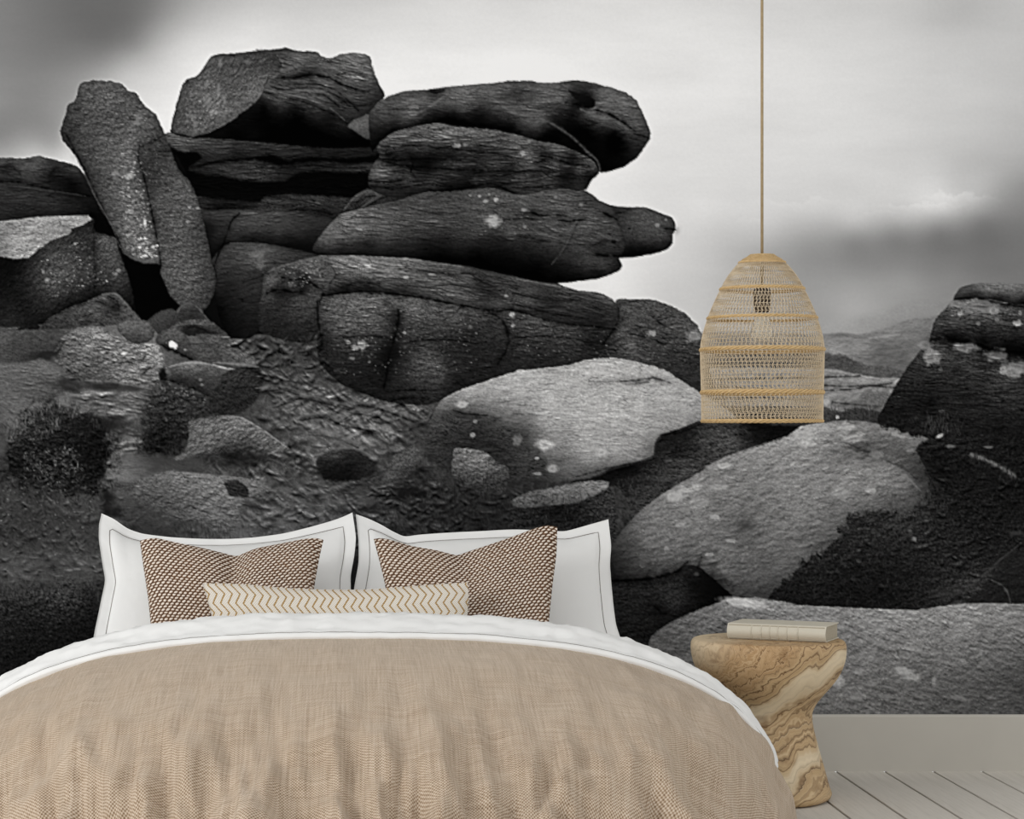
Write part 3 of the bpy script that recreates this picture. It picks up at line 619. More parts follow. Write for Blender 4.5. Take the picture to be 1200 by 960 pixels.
def paint_left():
    # ---- leaning slab and the block beside it
    rock([(106,246),(120,262),(138,276),(144,295),(156,303),(190,309),(189,318),(199,344),(212,359),(205,366),(182,377),(165,379),(154,345),(144,300),(124,284),(108,272)], [(150,330,3),(180,340,3),(120,270,4)], None, 0, 1, 1.5, 0)
    rock([(94,99),(106,95),(128,95),(144,99),(149,106),(160,110),(170,125),(183,134),(189,148),(194,160),(202,180),(210,200),(222,212),(232,234),(238,256),(248,304),(254,328),(250,346),(241,362),(226,368),(212,359),(199,346),(188,320),(189,310),(168,309),
          (156,304),(144,296),(138,278),(120,248),(110,230),(100,205),(88,182),(74,165),(71,154),(77,134),(80,123),(88,118)],
         [(110,101,74),(130,110,80),(100,125,70),(150,120,72),(130,140,68),(90,140,56),(79,150,46),(78,162,36),(95,165,60),(120,170,74),(150,150,80),(175,142,76),(186,155,56),(160,168,80),(170,186,48),(175,202,46),(186,180,50),(196,185,60),(158,190,82),
          (140,200,86),(120,200,68),(105,196,52),(110,216,50),(130,230,72),(150,230,88),(163,225,76),(180,216,56),(205,215,70),(215,230,76),(150,260,90),(130,258,64),(168,260,84),(180,260,54),(196,260,72),(220,255,76),(232,262,60),(160,290,90),(178,295,86),
          (150,298,72),(196,290,70),(220,300,74),(242,300,58),(205,330,74),(230,330,74),(250,330,48),(220,350,68),(241,350,54)], (0, 10, 3, 0.11), 0.20, 1, 1.5, 0.35, rel=0.14, halo=14, c=5)
    rock([(164,176),(172,168),(184,162),(193,160),(201,178),(192,190),(188,204),(183,222),(178,232),(172,216),(166,196)], [(170,180,54),(188,172,50),(176,200,44),(184,190,48),(178,222,52)], (0, 8, 3, .12), .22, 3, 6, 0, alpha=.85, rel=.15)
    line([(164,170),(162,185),(167,200),(172,220),(177,245),(182,268),(187,298),(189,311)], 2.6, 0.7)
    line([(78,158),(88,178),(102,204),(115,233),(127,256)], 3.0, 0.55); line([(88,183),(100,206),(111,230),(130,262),(141,290)], 1.0, val=92, alpha=.5)
    line([(165,172),(178,166),(190,160)], 2, 0.5); line([(186,178),(200,177),(208,176)], 2, .6); line([(146,297),(157,303),(172,306),(186,304)], 2.2, val=86, alpha=.6)
    line([(215,210),(222,222),(225,240)], 1.6, val=95, alpha=.35); blob(91, 128, 5, 1.6, 25, .7)
    specks([(140,180),(165,180),(185,305),(150,300)], 120, (0.6, 1.7), (120, 200), 0.75)
    specks([(90,100),(150,110),(180,150),(240,340),(200,340),(185,230),(140,160)], 180, (0.5, 1.4), (95, 140), 0.5)
    specks([(160,272),(184,285),(185,302),(160,300)], 34, (0.8, 2.0), (165, 225), 0.85)
    for a in ((162,138,5,4,112), (160,145,5,2,115), (152,207,4,3.5,170), (135,203,4,2.4,125), (152,248,4,2,165), (170,262,2,4,210), (152,178,3,2,120), (147,206,2,1.4,160), (222,243,2,1.2,150), (232,244,2.4,1.2,135), (220,260,2,1.5,140), (170,300,3,1.2,220), (180,290,2,1.6,200)):
        blob(*a, 0.8, .4, .6)
    # ---- block with the lit top
    rock([(-440,300),(0,301),(20,303),(34,301),(60,281),(85,267),(104,256),(110,256),(111,272),(124,275),(136,280),(141,300),(151,325),(157,355),(146,372),(128,348),(100,356),(80,364),(45,378),(20,388),(-440,390)],
         [(10,309,9),(30,310,20),(42,309,40),(60,300,56),(90,280,44),(105,263,26),(105,290,38),(120,281,78),(132,286,72),(125,310,60),(141,320,54),(135,340,34),(151,346,22),(50,330,56),(80,320,64),(100,320,50),(60,350,44),(90,345,32),(30,350,20),(10,340,16),
          (10,370,28),(40,371,20),(80,358,12),(110,349,9),(20,380,28),(-60,340,18)], (-40, 10, 4, 0.12), 0.22, 1.2, 1.5, 0.3, rel=0.16, c=5)
    specks([(45,305),(100,280),(130,330),(60,350)], 150, (0.5, 1.4), (85, 150), 0.6)
    for a in ((55,328,2.6,2.4,140), (51,319,2,2,120), (88,286,2,1.6,140), (139,317,3,2,130), (135,321,3,2,125), (78,308,2,1.4,120)): blob(*a, 0.8)
    line([(110,262),(110,290),(112,320),(110,345)], 3, 0.45)
    rock([(-440,262),(0,260),(30,256),(60,254),(85,253),(104,253),(109,257),(95,265),(84,268),(82,274),(60,282),(40,297),(34,302),(20,303),(0,301),(-440,301)],
         [(10,264,120),(50,259,138),(90,256,152),(100,258,138),(20,280,136),(60,270,130),(80,268,118),(40,290,132),(15,298,128),(30,300,152),(0,290,112),(-50,280,120)], (-8, 14, 2.6, 0.15), 0.10, 1, 1.4, -0.08, rel=0.08, sm=False)
    line([(-440,262),(0,260),(40,255),(104,253)], 1.2, val=165, alpha=.5); line([(4,301),(20,303),(34,302)], 1.4, val=160, alpha=.5)
    # ---- stones at the foot of the slab
    rock([(48,386),(60,371),(88,358),(100,354),(122,344),(136,343),(144,350),(154,362),(166,376),(140,380),(100,384)], [(125,347,76),(140,351,82),(120,358,70),(136,359,28),(150,369,76),(100,365,62),(70,379,52),(120,374,70),(105,377,60)], (25, 12, 4, 0.2), 0.14, 1.2, 1.5, 0.25, rel=.15)
    line([(112,352),(126,358),(140,362)], 2, .6); line([(126,347),(136,352),(140,360)], 2.4, .6); line([(120,346),(135,344),(148,356),(160,371)], 1.4, val=100, alpha=.5); line([(96,377),(116,378),(122,382)], 1.6, .5)
    rock([(172,378),(180,370),(192,363),(203,362),(210,369),(206,382),(188,392)], [(185,372,62),(202,366,60),(195,380,45)], None, .14, 1, 1.5, .25)
    rock([(203,380),(208,363),(216,356),(224,354),(232,358),(240,369),(247,380)], [(222,357,66),(210,368,50),(225,368,36),(240,374,45),(222,376,40)], (0, 14, 4, .15), .12, .8, 1.4, .2)
    line([(206,372),(210,362),(218,356),(228,357),(238,367),(246,378)], 1.6, val=98, alpha=.6)
    rock([(198,386),(210,377),(235,374),(250,378),(263,390),(272,402),(250,400),(232,394),(214,392)], [(205,384,70),(225,377,92),(245,381,68),(222,383,34),(240,387,32),(255,391,40),(262,398,58)], None, .2, 1.2, 1.5, .2, rel=.15)
    line([(215,384),(228,383),(240,387),(256,394)], 2.4, .5)
    rock([(230,392),(262,392),(275,400),(290,410),(304,429),(285,430),(258,426),(254,412),(238,400)], [(250,400,72),(270,402,82),(280,412,90),(292,424,88),(265,418,72)], (30, 14, 4, .15), .14, 1, 1.6, .15, rel=.1)
    # boulders and turf left of the path
    rock([(-440,385),(0,383),(20,386),(40,387),(62,386),(78,390),(74,402),(62,413),(42,421),(20,424),(-440,428)], [(10,388,74),(50,392,68),(20,400,62),(60,400,58),(10,418,62),(50,412,48)], (4, 20, 4, .12), .12, 1.5, 2, .15, rel=.08)
    rock([(-440,430),(0,427),(40,422),(58,425),(75,434),(92,444),(72,452),(62,458),(72,466),(40,474),(0,477),(-440,478)], [(20,428,92),(50,427,96),(10,440,82),(50,445,80),(75,440,84),(20,460,84),(55,465,76),(10,472,90)], (4, 24, 5, .10), .10, 1.5, 2, .1, rel=.06)
    rock([(76,389),(94,383),(116,383),(130,391),(148,401),(170,402),(186,404),(192,420),(190,432),(186,450),(172,456),(140,449),(110,445),(85,442),(70,430),(60,419),(68,406)],
         [(86,390,88),(110,387,120),(130,398,118),(100,404,108),(150,410,112),(180,410,132),(75,412,86),(120,415,98),(165,425,116),(90,430,82),(140,430,104),(176,440,104),(110,441,70),(150,446,112)], (10, 12, 4, .14), .16, 1.5, 2, .12, rel=.18)
    for p, w in (([(110,408),(118,407),(126,409)], 1.8), ([(140,426),(150,424),(160,428)], 1.6), ([(162,442),(169,437),(176,430)], 1.8), ([(74,402),(70,410),(62,416)], 2.5), ([(78,432),(88,440),(94,446)], 1.8), ([(155,420),(166,422),(171,418)], 1.6)): line(p, w, .6)
    blob(55, 416, 15, 5, 26, .8, .5, .6); blob(82, 450, 21, 7, 34, .8, .5, .5); blob(126, 453, 30, 5, 30, .85, .5, .4); blob(160, 456, 18, 3, 45, .6, .5, .4)
    line([(100,446),(128,447),(150,451),(178,456)], 1.4, val=112, alpha=.6); line([(20,476),(45,473),(70,466),(100,460)], 1.6, val=108, alpha=.45); line([(95,460),(108,459)], 1.6, val=140, alpha=.7)
    blob(120, 413, 3.5, 1.8, 165, .8); blob(146, 414, 3.2, 2, 205, .9)
    rock([(139,377),(156,375),(173,376),(181,386),(179,398),(168,402),(155,402),(146,396),(138,387)], [(155,379,96),(170,384,84),(160,399,52),(146,390,76)], None, .14, 1, 1.5, .3, rel=.12)
    rock([(182,398),(190,388),(205,384),(216,390),(223,402),(241,402),(256,413),(260,426),(230,425),(210,414),(196,406),(186,404)], [(190,394,72),(205,388,86),(212,398,66),(235,408,72),(250,418,66),(225,418,58)], None, .16, 1, 1.5, .25, rel=.12)
    line([(188,404),(200,410),(212,415),(226,422)], 4, .85); blob(202, 404, 6, 3.6, 240, .95, .25, .4, ang=25); blob(217, 410, 1.6, 1.2, 140, .7)
    # flat slab with a bright edge
    rock([(243,463),(258,440),(274,432),(303,431),(308,446),(302,466),(286,482),(252,488)], [(265,440,44),(295,436,40),(280,455,34),(290,470,32),(255,470,34)], None, .28, 2, 3, .1, rel=.25)
    rock([(186,436),(191,430),(206,429),(217,424),(231,423),(253,428),(271,432),(260,440),(257,450),(243,462),(213,449),(191,445)], [(225,427,112),(196,436,76),(210,440,48),(235,439,60),(250,443,62),(241,455,46),(265,433,88),(208,432,80)], None, .16, .8, 1.4, .2, rel=.1)
    line([(195,431),(217,425.5),(240,426),(268,433)], 1.6, val=150, alpha=.75); line([(250,427),(262,431),(276,433)], 1.3, val=200, alpha=.6); line([(250,425),(280,427),(303,430)], 2, val=135, alpha=.7); line([(282,431),(303,432)], 1.8, .8)
    line([(189,444),(213,450),(243,463)], 3.4, .85); blob(191, 439, 4.5, 6, 8, .9); blob(197, 436, 3, 2, 95, .8); blob(235,445,2.2,1.6,120,.7); blob(237,451,2.2,1.4,120,.7)
    tufts([(256,396),(372,392),(400,446),(300,450),(310,430)], 150, (3, 10), (2, 5), .5, 0, 45)
    tufts([(92,458),(185,460),(165,530),(135,530),(140,505),(95,485)], 70, (4, 13), (1.6, 3.6), .38, 2, 14)
    tufts([(312,440),(420,446),(500,470),(505,520),(330,505)], 120, (3, 8), (2, 4), .4, 8, 45)
    # low bush on the path
    rock([(163,532),(166,492),(176,470),(186,450),(215,454),(240,466),(252,486),(226,492),(224,512),(210,532),(190,536)], [(198,466,44),(190,512,16),(212,480,46),(172,500,36),(230,482,40),(205,520,22)], None, .35, 12, 12, 0, rel=.35, rs=13)
    tufts([(165,530),(170,480),(190,455),(245,475),(222,510),(205,532)], 80, (3, 8), (2, 4), .5, 0, 40)
    grass([(158,532),(166,476),(190,450),(250,475),(228,510),(208,536)], 520, (3, 9), (-130, -50), (8, 62), .4)
    specks([(186,446),(240,460),(246,475),(190,460)], 26, (.7, 1.6), (90, 135), .7)
    # sandy path
    rock([(126,548),(136,537),(165,532),(200,536),(232,541),(216,551),(180,557),(155,565),(134,562)], [(140,548,96),(180,543,58),(150,558,108),(205,545,60)], (4, 30, 4, .08), .05, 2, 8, 0, rel=0)
    # lens rocks
    rock([(220,494),(237,490),(262,487),(277,488),(292,494),(310,505),(328,518),(340,527),(319,532),(301,537),(273,540),(246,532),(211,540),(203,537),(215,530),(222,511)],
         [(228,500,84),(245,498,96),(270,491,102),(245,515,102),(285,503,98),(310,514,92),(330,523,98),(266,520,72),(266,531,26),(300,525,64),(290,532,36),(236,531,70),(214,536,84)], (-50, 12, 4, .12), .15, 1.5, 1.8, .15, rel=.18)
    line([(270,488),(284,490),(310,505),(338,526)], 1.5, val=150, alpha=.7); blob(285, 540, 34, 7, 24, .8, .6, .6); blob(262, 492, 4, 1.6, 52, .7)
    ground([(240,530),(380,530),(380,560),(240,560)], .45, 9, 6, 0, 10, 77)
    rock([(128,566),(150,566),(165,560),(200,552),(224,554),(255,557),(281,560),(299,561),(314,569),(318,575),(296,581),(280,597),(283,613),(264,627),(251,622),(227,611),(200,610),(168,594),(150,580)],
         [(200,557,104),(240,560,112),(270,562,104),(300,567,98),(168,570,82),(210,580,90),(240,590,102),(260,602,102),(270,615,90),(220,602,82),(176,580,72),(150,572,70)], (10, 16, 5, .10), .14, 2, 3, .08, rel=.14)
    rock([(263,566),(275,562),(284,566),(291,573),(291,583),(270,581)], [(272,568,42),(282,576,36)], (20, 10, 3, .3), .15, 1, 2, 0)
    blob(276, 587, 10, 4, 128, .7, .5, .4); line([(216,596),(224,593),(230,597)], 1.8, .5); line([(195,553),(224,555),(260,558),(290,561)], 1.3, val=135, alpha=.5)
    blob(292, 590, 12, 4, 50, .6, .6, .6)
    blob(162, 575, 4, 5, 118, .5); grass([(205,612),(270,618),(270,636),(200,636)], 140, (4, 9), (-110,-70), (25, 70), .45)
    grass([(150,585),(215,605),(215,630),(140,620)], 200, (3, 7), (-30, 30), (30, 85), .35)
    blob(130, 497, 19, 8, 24, .85, .6, .4); blob(160, 505, 12, 5, 48, .6, .6, .6)
    rock([(370,545),(375,534),(388,527),(402,524),(420,528),(436,540),(442,553),(420,563),(382,563)], [(390,530,60),(405,530,40),(385,545,24),(410,548,18),(430,552,30)], None, .2, 2, 4, 0, rel=.2)
    line([(386,528),(400,525),(420,527),(438,536)], 2, val=104, alpha=.6)
    rock([(440,588),(446,562),(460,536),(474,527),(487,524),(496,530),(493,546),(482,556),(472,582)], [(482,530,86),(465,545,72),(488,545,60),(455,565,66),(470,570,40),(446,582,50)], (-40, 12, 4, .12), .16, 1.5, 2.5, .2, rel=.15)
    ground([(320,440),(500,450),(510,520),(330,500)], .22, 14, 5, 14, 18, 91)
    grass([(318,400),(380,398),(380,440),(310,440)], 160, (3, 8), (-140, -40), (20, 85), .4)
    for p in ([(330,470),(352,462),(380,468),(410,476)], [(400,488),(418,480),(440,484),(462,494)], [(352,488),(380,484),(402,494),(440,500)], [(420,470),(444,474),(470,484),(496,494)], [(362,505),(392,508),(420,520)], [(300,455),(330,452),(350,458)], [(480,498),(500,492),(505,484)]):
        line(p, 2.2, val=112, alpha=.5); line([(a, b + 5) for a, b in p], 2.4, .55)
    blob(396, 513, 26, 8, 105, .45, .6, .5, ang=12); blob(492, 500, 26, 6, 30, .5, .6, .5)
    # grassy dark ground centre
    tufts([(430,560),(620,575),(650,640),(420,640)], 220, (3, 9), (2, 4), .6, 0, 40)
    grass([(480,560),(620,580),(640,640),(420,640)], 700, (4, 11), (-120, -60), (10, 62), .35)
    grass([(320,570),(440,560),(440,630),(300,630)], 420, (3, 9), (-30, 20), (50, 112), .3)
    blob(432, 597, 16, 5, 22, .7, .6, .5); blob(420, 588, 30, 3, 92, .5, .6, .5); blob(480, 578, 16, 7, 14, .7, .6, .5)
    # bush at the left edge
    rock([(2,535),(8,512),(22,498),(40,480),(56,470),(80,482),(110,490),(126,502),(134,518),(131,540),(124,558),(112,574),(92,582),(66,580),(30,574),(6,560)], [(30,500,44),(60,485,42),(60,510,26),(110,510,16),(120,545,14),(90,530,16),(60,550,24),(20,545,18),(110,580,24),(60,580,34),(20,570,30)], None, .45, 16, 12, 0, rel=.4, rs=16)
    tufts([(5,530),(20,500),(55,478),(128,505),(128,575),(10,570)], 150, (3, 8), (2, 4), .55, 0, 40)
    grass([(-10,545),(0,500),(55,462),(140,500),(142,560),(120,598),(0,590)], 900, (3, 9), (-140, -40), (5, 60), .35)
    grass([(30,490),(60,476),(120,494),(132,510),(60,500)], 160, (6, 14), (-125, -55), (10, 40), .45)
    grass([(5,520),(20,490),(60,475),(75,500),(50,520)], 140, (4, 10), (-120, -60), (70, 120), .45)
    specks([(28,530),(92,522),(98,560),(60,580),(30,560)], 110, (.8, 2.2), (65, 145), .65)
    grass([(28,535),(92,522),(95,565),(30,565)], 90, (3, 7), (-150, -30), (80, 140), .55)
    blob(2, 525, 7, 20, 70, .6, .5, .5)
    # weeds below it
    grass([(-60,585),(120,590),(118,650),(-60,660)], 900, (3, 9), (-160, -20), (25, 88), .35)
    specks([(0,565),(110,570),(110,620),(0,640)], 100, (.6, 1.6), (70, 140), .5)
    grass([(-60,650),(118,650),(118,682),(-60,686)], 300, (8, 20), (-8, 8), (55, 105), .3, .2)
    blob(126, 586, 7, 14, 12, .7, .8, .7); blob(135, 600, 10, 5, 16, .7, .5, .5)
    for a in ((81,668,5,1.6,120), (91,667,4,1.4,125)): blob(*a, .7)
    rock([(-440,690),(0,692),(50,688),(115,690),(130,850),(-440,850)], [(20,700,40),(80,698,52),(110,700,30),(40,725,26),(90,730,22),(20,770,18),(100,760,14),(60,800,14)], None, .5, 16, 22, 0, rel=.35, rs=18)
    grass([(-60,690),(115,690),(115,830),(-60,830)], 1500, (4, 11), (-120, -60), (6, 48), .3)
    grass([(0,682),(115,680),(115,705),(0,708)], 200, (5, 12), (-110, -70), (50, 95), .35)
def paint_right():
    # ---- flat lit boulder in the middle
    rock([(512,476),(520,467),(533,460),(550,453),(567,448),(586,441),(607,435),(640,431),(667,428),(683,423),(700,420),(717,419),(743,423),(777,433),(800,447),(826,464),(852,480),(862,492),(826,492),(806,499),(790,505),(774,509),(766,522),(765,533),
          (750,540),(719,547),(695,559),(673,562),(637,566),(600,562),(560,562),(520,548),(498,522),(506,490)],
         [(518,474,110),(540,466,142),(560,455,158),(600,442,168),(640,438,168),(680,430,170),(720,424,176),(760,432,172),(790,448,166),(565,472,120),(600,464,155),(650,460,166),(700,450,170),(750,452,168),(800,462,170),(600,482,126),(640,485,160),(700,480,170),
          (750,480,168),(790,482,158),(822,482,155),(640,512,122),(680,510,156),(720,510,162),(758,506,148),(640,540,82),(662,551,90),(690,540,134),(720,535,142),(748,526,136),(760,522,112),(700,552,86),(530,486,58),(514,492,62),(550,491,52),(530,512,42),
          (560,512,38),(590,514,50),(612,500,80),(622,522,66),(540,540,36),(590,546,40),(630,556,44),(584,491,84),(600,534,46)], (3, 20, 3.2, .09), .07, 1.2, 1.6, .1, rel=.05, c=6)
    rock([(506,490),(530,484),(556,489),(588,490),(572,499),(602,502),(618,512),(598,521),(628,528),(642,545),(634,562),(560,562),(520,548),(498,522)], [(515,492,64),(550,494,50),(590,497,66),(530,512,42),(565,512,36),(600,512,50),(545,540,36),(590,545,40),(625,550,52),(620,530,60)], (4, 20, 3.4, .22), .16, 5, 7, 0, rel=.12, rs=10)
    line([(520,468),(545,456),(580,444),(607,436),(660,430)], 1.2, val=190, alpha=.4)
    line([(726,447),(745,446),(765,443),(786,449)], 3, .6); line([(740,450),(760,448)], 2, .4); line([(690,447),(710,448),(728,447)], 1.4, .4); line([(531,481),(546,485),(572,487)], 2.2, .6); line([(598,484),(612,486)], 1.4, .4)
    line([(672,560),(696,553),(720,547),(750,541)], 1.8, .55)
    for a in ((541,474,6.5,3.6,190), (557,494,2.4,2.2,140), (554,510,3,2.8,160), (610,435,6,1.6,205), (638,521,10,6,200), (647,549,6.5,4.5,170), (705,530,6.5,5,190), (629,537,2.4,2,175), (606,516,5,6,120), (732,487,4.5,1.5,210), (708,427,5,1.6,205), (630,555,5,1.6,150)):
        blob(*a, .85, .35, .35, .18)
    # ---- shadow and grass behind it
    rock([(668,566),(695,560),(720,549),(750,542),(767,535),(768,522),(776,510),(792,504),(826,493),(862,490),(905,498),(940,500),(928,512),(894,524),(840,545),(800,570),(770,590),(742,610),(735,590),(722,570)],
         [(700,562,16),(740,550,10),(780,514,24),(800,524,28),(790,506,20),(822,512,50),(842,510,66),(856,520,66),(880,506,18),(912,504,12),(802,546,58),(762,556,40),(830,530,50),(780,570,52),(745,590,50)], (-8, 18, 4, .25), .2, 1.5, 3, 0, rel=.2)
    line([(776,510),(800,506),(826,495)], 2.4, .6); grass([(815,500),(875,500),(870,525),(815,535)], 120, (4, 9), (20, 70), (50, 110), .35)
    grass([(720,565),(800,545),(770,585),(730,615)], 260, (4, 9), (-150, -40), (25, 95), .35); blob(784, 540, 5, 1.4, 95, .6)
    # ---- small stones in front
    rock([(532,527),(545,525),(570,530),(580,540),(595,548),(597,562),(589,580),(560,577),(540,564),(529,556)], [(545,530,112),(570,538,104),(541,546,84),(562,552,92),(586,556,66),(560,572,48)], (15, 12, 4, .14), .2, 1, 1.8, .1, rel=.2)
    grass([(535,560),(595,560),(600,590),(530,590)], 120, (4, 10), (-105, -75), (12, 60), .5)
    rock([(598,588),(618,577),(649,571),(677,565),(703,563),(714,565),(712,571),(695,582),(673,589),(637,593),(611,597)], [(615,585,92),(650,577,108),(690,570,120),(710,567,125),(670,584,92),(640,589,80)], (-12, 16, 4, .12), .14, 1.2, 1.6, .1, rel=.14)
    blob(693, 576, 4, 2, 140, .7)
    rock([(600,598),(640,594),(676,590),(700,580),(716,572),(722,600),(716,640),(600,640)], [(620,605,32),(660,600,16),(690,600,36),(710,590,48),(650,625,34),(700,625,40)], None, .4, 2, 3, 0, rel=.3)
    grass([(598,585),(720,580),(720,650),(598,650)], 330, (4, 10), (-110, -70), (8, 80), .35)
    # ---- rock at the right edge
    rock([(1118,351),(1108,361),(1096,374),(1090,391),(1089,400),(1079,410),(1064,429),(1051,449),(1034,479),(1028,494),(1060,508),(1110,518),(1200,524),(1570,524),(1570,345),(1200,352),(1150,347)],
         [(1115,358,104),(1106,366,72),(1142,358,118),(1160,358,108),(1182,362,72),(1200,366,70),(1100,385,46),(1120,376,62),(1150,377,52),(1180,375,68),(1110,393,26),(1140,391,40),(1170,394,36),(1200,390,40),(1150,404,9),(1120,399,9),(1180,409,6),(1200,412,5),
          (1096,405,68),(1110,411,60),(1140,415,54),(1080,416,60),(1076,430,44),(1110,430,48),(1150,431,50),(1180,432,68),(1060,452,38),(1100,450,36),(1150,450,40),(1200,447,42),(1045,477,24),(1090,475,26),(1140,480,34),(1200,480,36),(1060,496,22),(1110,500,34),
          (1150,506,22),(1200,506,22),(1270,450,40)], (2, 26, 4, .30), .20, .8, 1.6, .15, rel=.08, halo=10, c=4)
    for a in ((1091,418,9,9.5,152), (1084,405,8,5,142), (1120,356,9,4,128), (1131,407,15,5,152), (1150,359,19,8,122), (1164,364,6,5,150), (1167,416,12,7,138), (1192,431,16,9,138), (1186,436,11,6,150), (1175,434,4,5,165), (1125,368,3,3,170), (1192,379,4.5,3.4,175), (1195,367,2,3,140),
              (1146,379,2.6,2,125), (1168,375,2,2.4,120), (1118,378,9,5,78), (1102,433,2.4,2.4,82), (1250,432,20,8,130), (1103,482,3,2,80)):
        blob(*a, .85, .3, .4, .18)
    line([(1090,397),(1115,398),(1140,402),(1165,410),(1200,414),(1270,418)], 4.5, .8, taper=False)
    rock([(1117,352),(1120,344),(1127,336),(1148,332),(1174,331),(1200,333),(1570,336),(1570,356),(1200,357),(1180,355),(1160,351),(1140,349)], [(1128,345,58),(1150,336,98),(1175,337,114),(1200,339,98),(1160,344,84),(1190,350,56),(1140,348,28),(1168,352,14),(1200,355,8),(1270,345,60)], (3, 20, 4, .12), .1, .6, 1.5, .15, halo=10, c=4)
    line([(1120,350),(1148,350),(1178,357),(1210,360),(1270,362)], 3.6, .8)
    for k in range(9): line([(1046 + k * 9, 458 + (k * 7) % 40), (1090 + k * 10, 460 + (k * 7) % 40)], 1.4, .35)
    # ---- heather and grass bank
    heath = [(900,705),(918,682),(945,658),(972,642),(986,618),(1003,602),(1032,598),(1062,600),(1084,585),(1089,566),(1081,540),(1073,528),(1086,514),(1060,507),(1030,496),(1050,486),(1090,492),(1130,505),(1570,515),(1570,712),(1173,709),(1093,713),(1072,716),(979,712),(912,704)]
    return heath
def paint_right2(heath):
    rock([(716,640),(726,625),(737,612),(750,599),(764,588),(778,578),(792,570),(819,555),(839,541),(855,534),(872,528),(892,522),(912,515),(926,509),(937,500),(952,497),(968,495),(990,493),(1012,494),(1038,499),(1063,505),(1087,512),(1086,517),(1076,522),(1078,536),
          (1086,553),(1090,568),(1088,590),(1062,615),(1010,640),(960,680),(920,703),(858,703),(846,690),(832,676),(818,664),(803,662),(792,670),(770,676),(726,682),(718,660)],
         [(724,642,66),(740,620,94),(760,602,114),(788,582,124),(800,574,138),(830,556,124),(860,541,132),(900,530,138),(930,518,152),(944,507,162),(950,520,146),(1000,497,124),(1020,505,114),(1050,509,122),(1072,514,118),(990,511,140),(1000,526,84),(1022,531,84),
          (1050,530,84),(1066,541,70),(1077,560,56),(980,527,112),(950,541,134),(900,560,126),(850,580,122),(800,610,120),(760,640,112),(740,660,72),(728,672,44),(770,666,78),(792,655,92),(820,650,96),(850,640,106),(900,620,112),(950,600,120),(1000,562,132),
          (1040,549,120),(1056,560,112),(1066,572,92),(1074,592,66),(1042,592,86),(1020,602,82),(980,622,90),(960,642,82),(920,662,96),(880,682,82),(850,670,102),(900,692,64),(872,618,92),(850,692,60),(1000,540,120),(1020,548,124)], (-14, 18, 6, .08), .075, 1.2, 1.6, .06, rel=.10, halo=0, c=6)
    line([(764,588),(792,570),(819,555),(839,541),(872,528),(920,512)], 1.6, val=165, alpha=.45); line([(1020,497),(1050,504),(1085,513)], 3, val=138, alpha=.5)
    line([(980,522),(1005,532),(1030,543),(1052,552),(1066,562),(1078,575)], 2.2, val=132, alpha=.5); line([(984,517),(1010,527),(1034,538),(1058,548),(1074,562)], 2.6, .3)
    for a in ((848,546,8,3,195), (816,571,6,3,190), (803,574.5,7,3,190), (791,582,10.5,5.5,190), (842,571,10,3,175), (818,587,11,2.6,160), (837,606,6,2.6,185), (797,615,6,2.6,170), (805,611,6,2.4,150), (857,634,5.5,2.2,170), (831,650,4.5,2.2,175), (781,643,3,2.4,165), (776,635,2.4,1.8,140), (757,633,2,2,140),
              (943,520,8,2.8,205), (949,503,6.5,2,180), (995,502,8,2.8,180), (1000,514,12,4,172), (985,577,8.5,6.5,160), (1020,575,6,2.8,185), (967,504,4.5,2,170), (1027,533,7,4.5,135), (1048,509,4.5,2,165), (1057,512,4,2,165), (1066,528,4,2,140), (1008,508,5,2.4,165), (940,510,10,5,178), (834,548,8,2,150), (1072,520,5,3,120)):
        blob(*a, .8, .4, .4, .15)
    blob(873, 616, 9, 5, 58, .8, .8, .4); specks([(740,620),(800,610),(800,660),(750,665)], 60, (.7, 1.8), (120, 165), .5); specks([(830,640),(900,640),(880,690),(840,680)], 80, (.6, 1.4), (60, 80), .4)
    blob(754, 655, 6, 8, 118, .3)
    rock([(712,681),(770,677),(795,670),(812,662),(824,668),(846,688),(862,702),(840,708),(800,720),(772,738),(760,775),(735,765),(722,740),(714,700)], [(735,700,42),(780,690,46),(800,702,38),(826,690,16),(836,686,10),(760,722,34),(740,742,34),(802,713,26),(792,706,50),(770,715,26)], (10, 14, 5, .15), .22, 1.5, 2, .1, rel=.18)
    line([(712,681),(745,680),(772,676),(792,670),(806,658)], 4.6, .85); line([(818,664),(822,652)], 2.4, .6); blob(828, 684, 18, 14, 10, .7, .6, .5); blob(816, 673, 3, 2.4, 70, .8); blob(772,671,3,4,88,.5)
    line([(766,710),(776,718),(792,722)], 2.4, .6)
    rock([(1136,529),(1142,523),(1158,520),(1183,518),(1200,519),(1570,521),(1570,552),(1205,549),(1196,556),(1184,560),(1166,546),(1150,537)], [(1145,526,80),(1170,524,76),(1200,529,74),(1180,541,80),(1160,533,68),(1196,549,66),(1270,535,70)], (2, 18, 5, .08), .12, 1, 1.8, .1)
    rock(heath, [(920,698,22),(950,670,30),(985,650,30),(1000,620,36),(1040,610,42),(1075,600,42),(1100,540,18),(1090,560,24),(1120,560,22),(1150,560,22),(1100,600,30),(1040,650,28),(1000,690,20),(1060,690,22),(1100,660,32),(1150,640,26),(1190,600,22),(1190,570,20),(1120,700,40),(1140,690,46),
                (1180,690,34),(1050,497,22),(1090,500,30),(1110,515,30),(1130,530,24),(1270,600,24)], None, .35, 9, 6, 0, rel=.30, rs=11)
    tufts(heath, 520, (3, 10), (2, 5), .6, 0, 40)
    grass(heath, 2600, (4, 11), (-125, -55), (6, 78), .32)
    grass([(1040,585),(1100,570),(1120,620),(1040,640)], 160, (5, 12), (-110, -70), (40, 82), .35)
    grass([(1080,490),(1120,488),(1130,510),(1085,512)], 60, (5, 12), (-110, -70), (50, 100), .4)
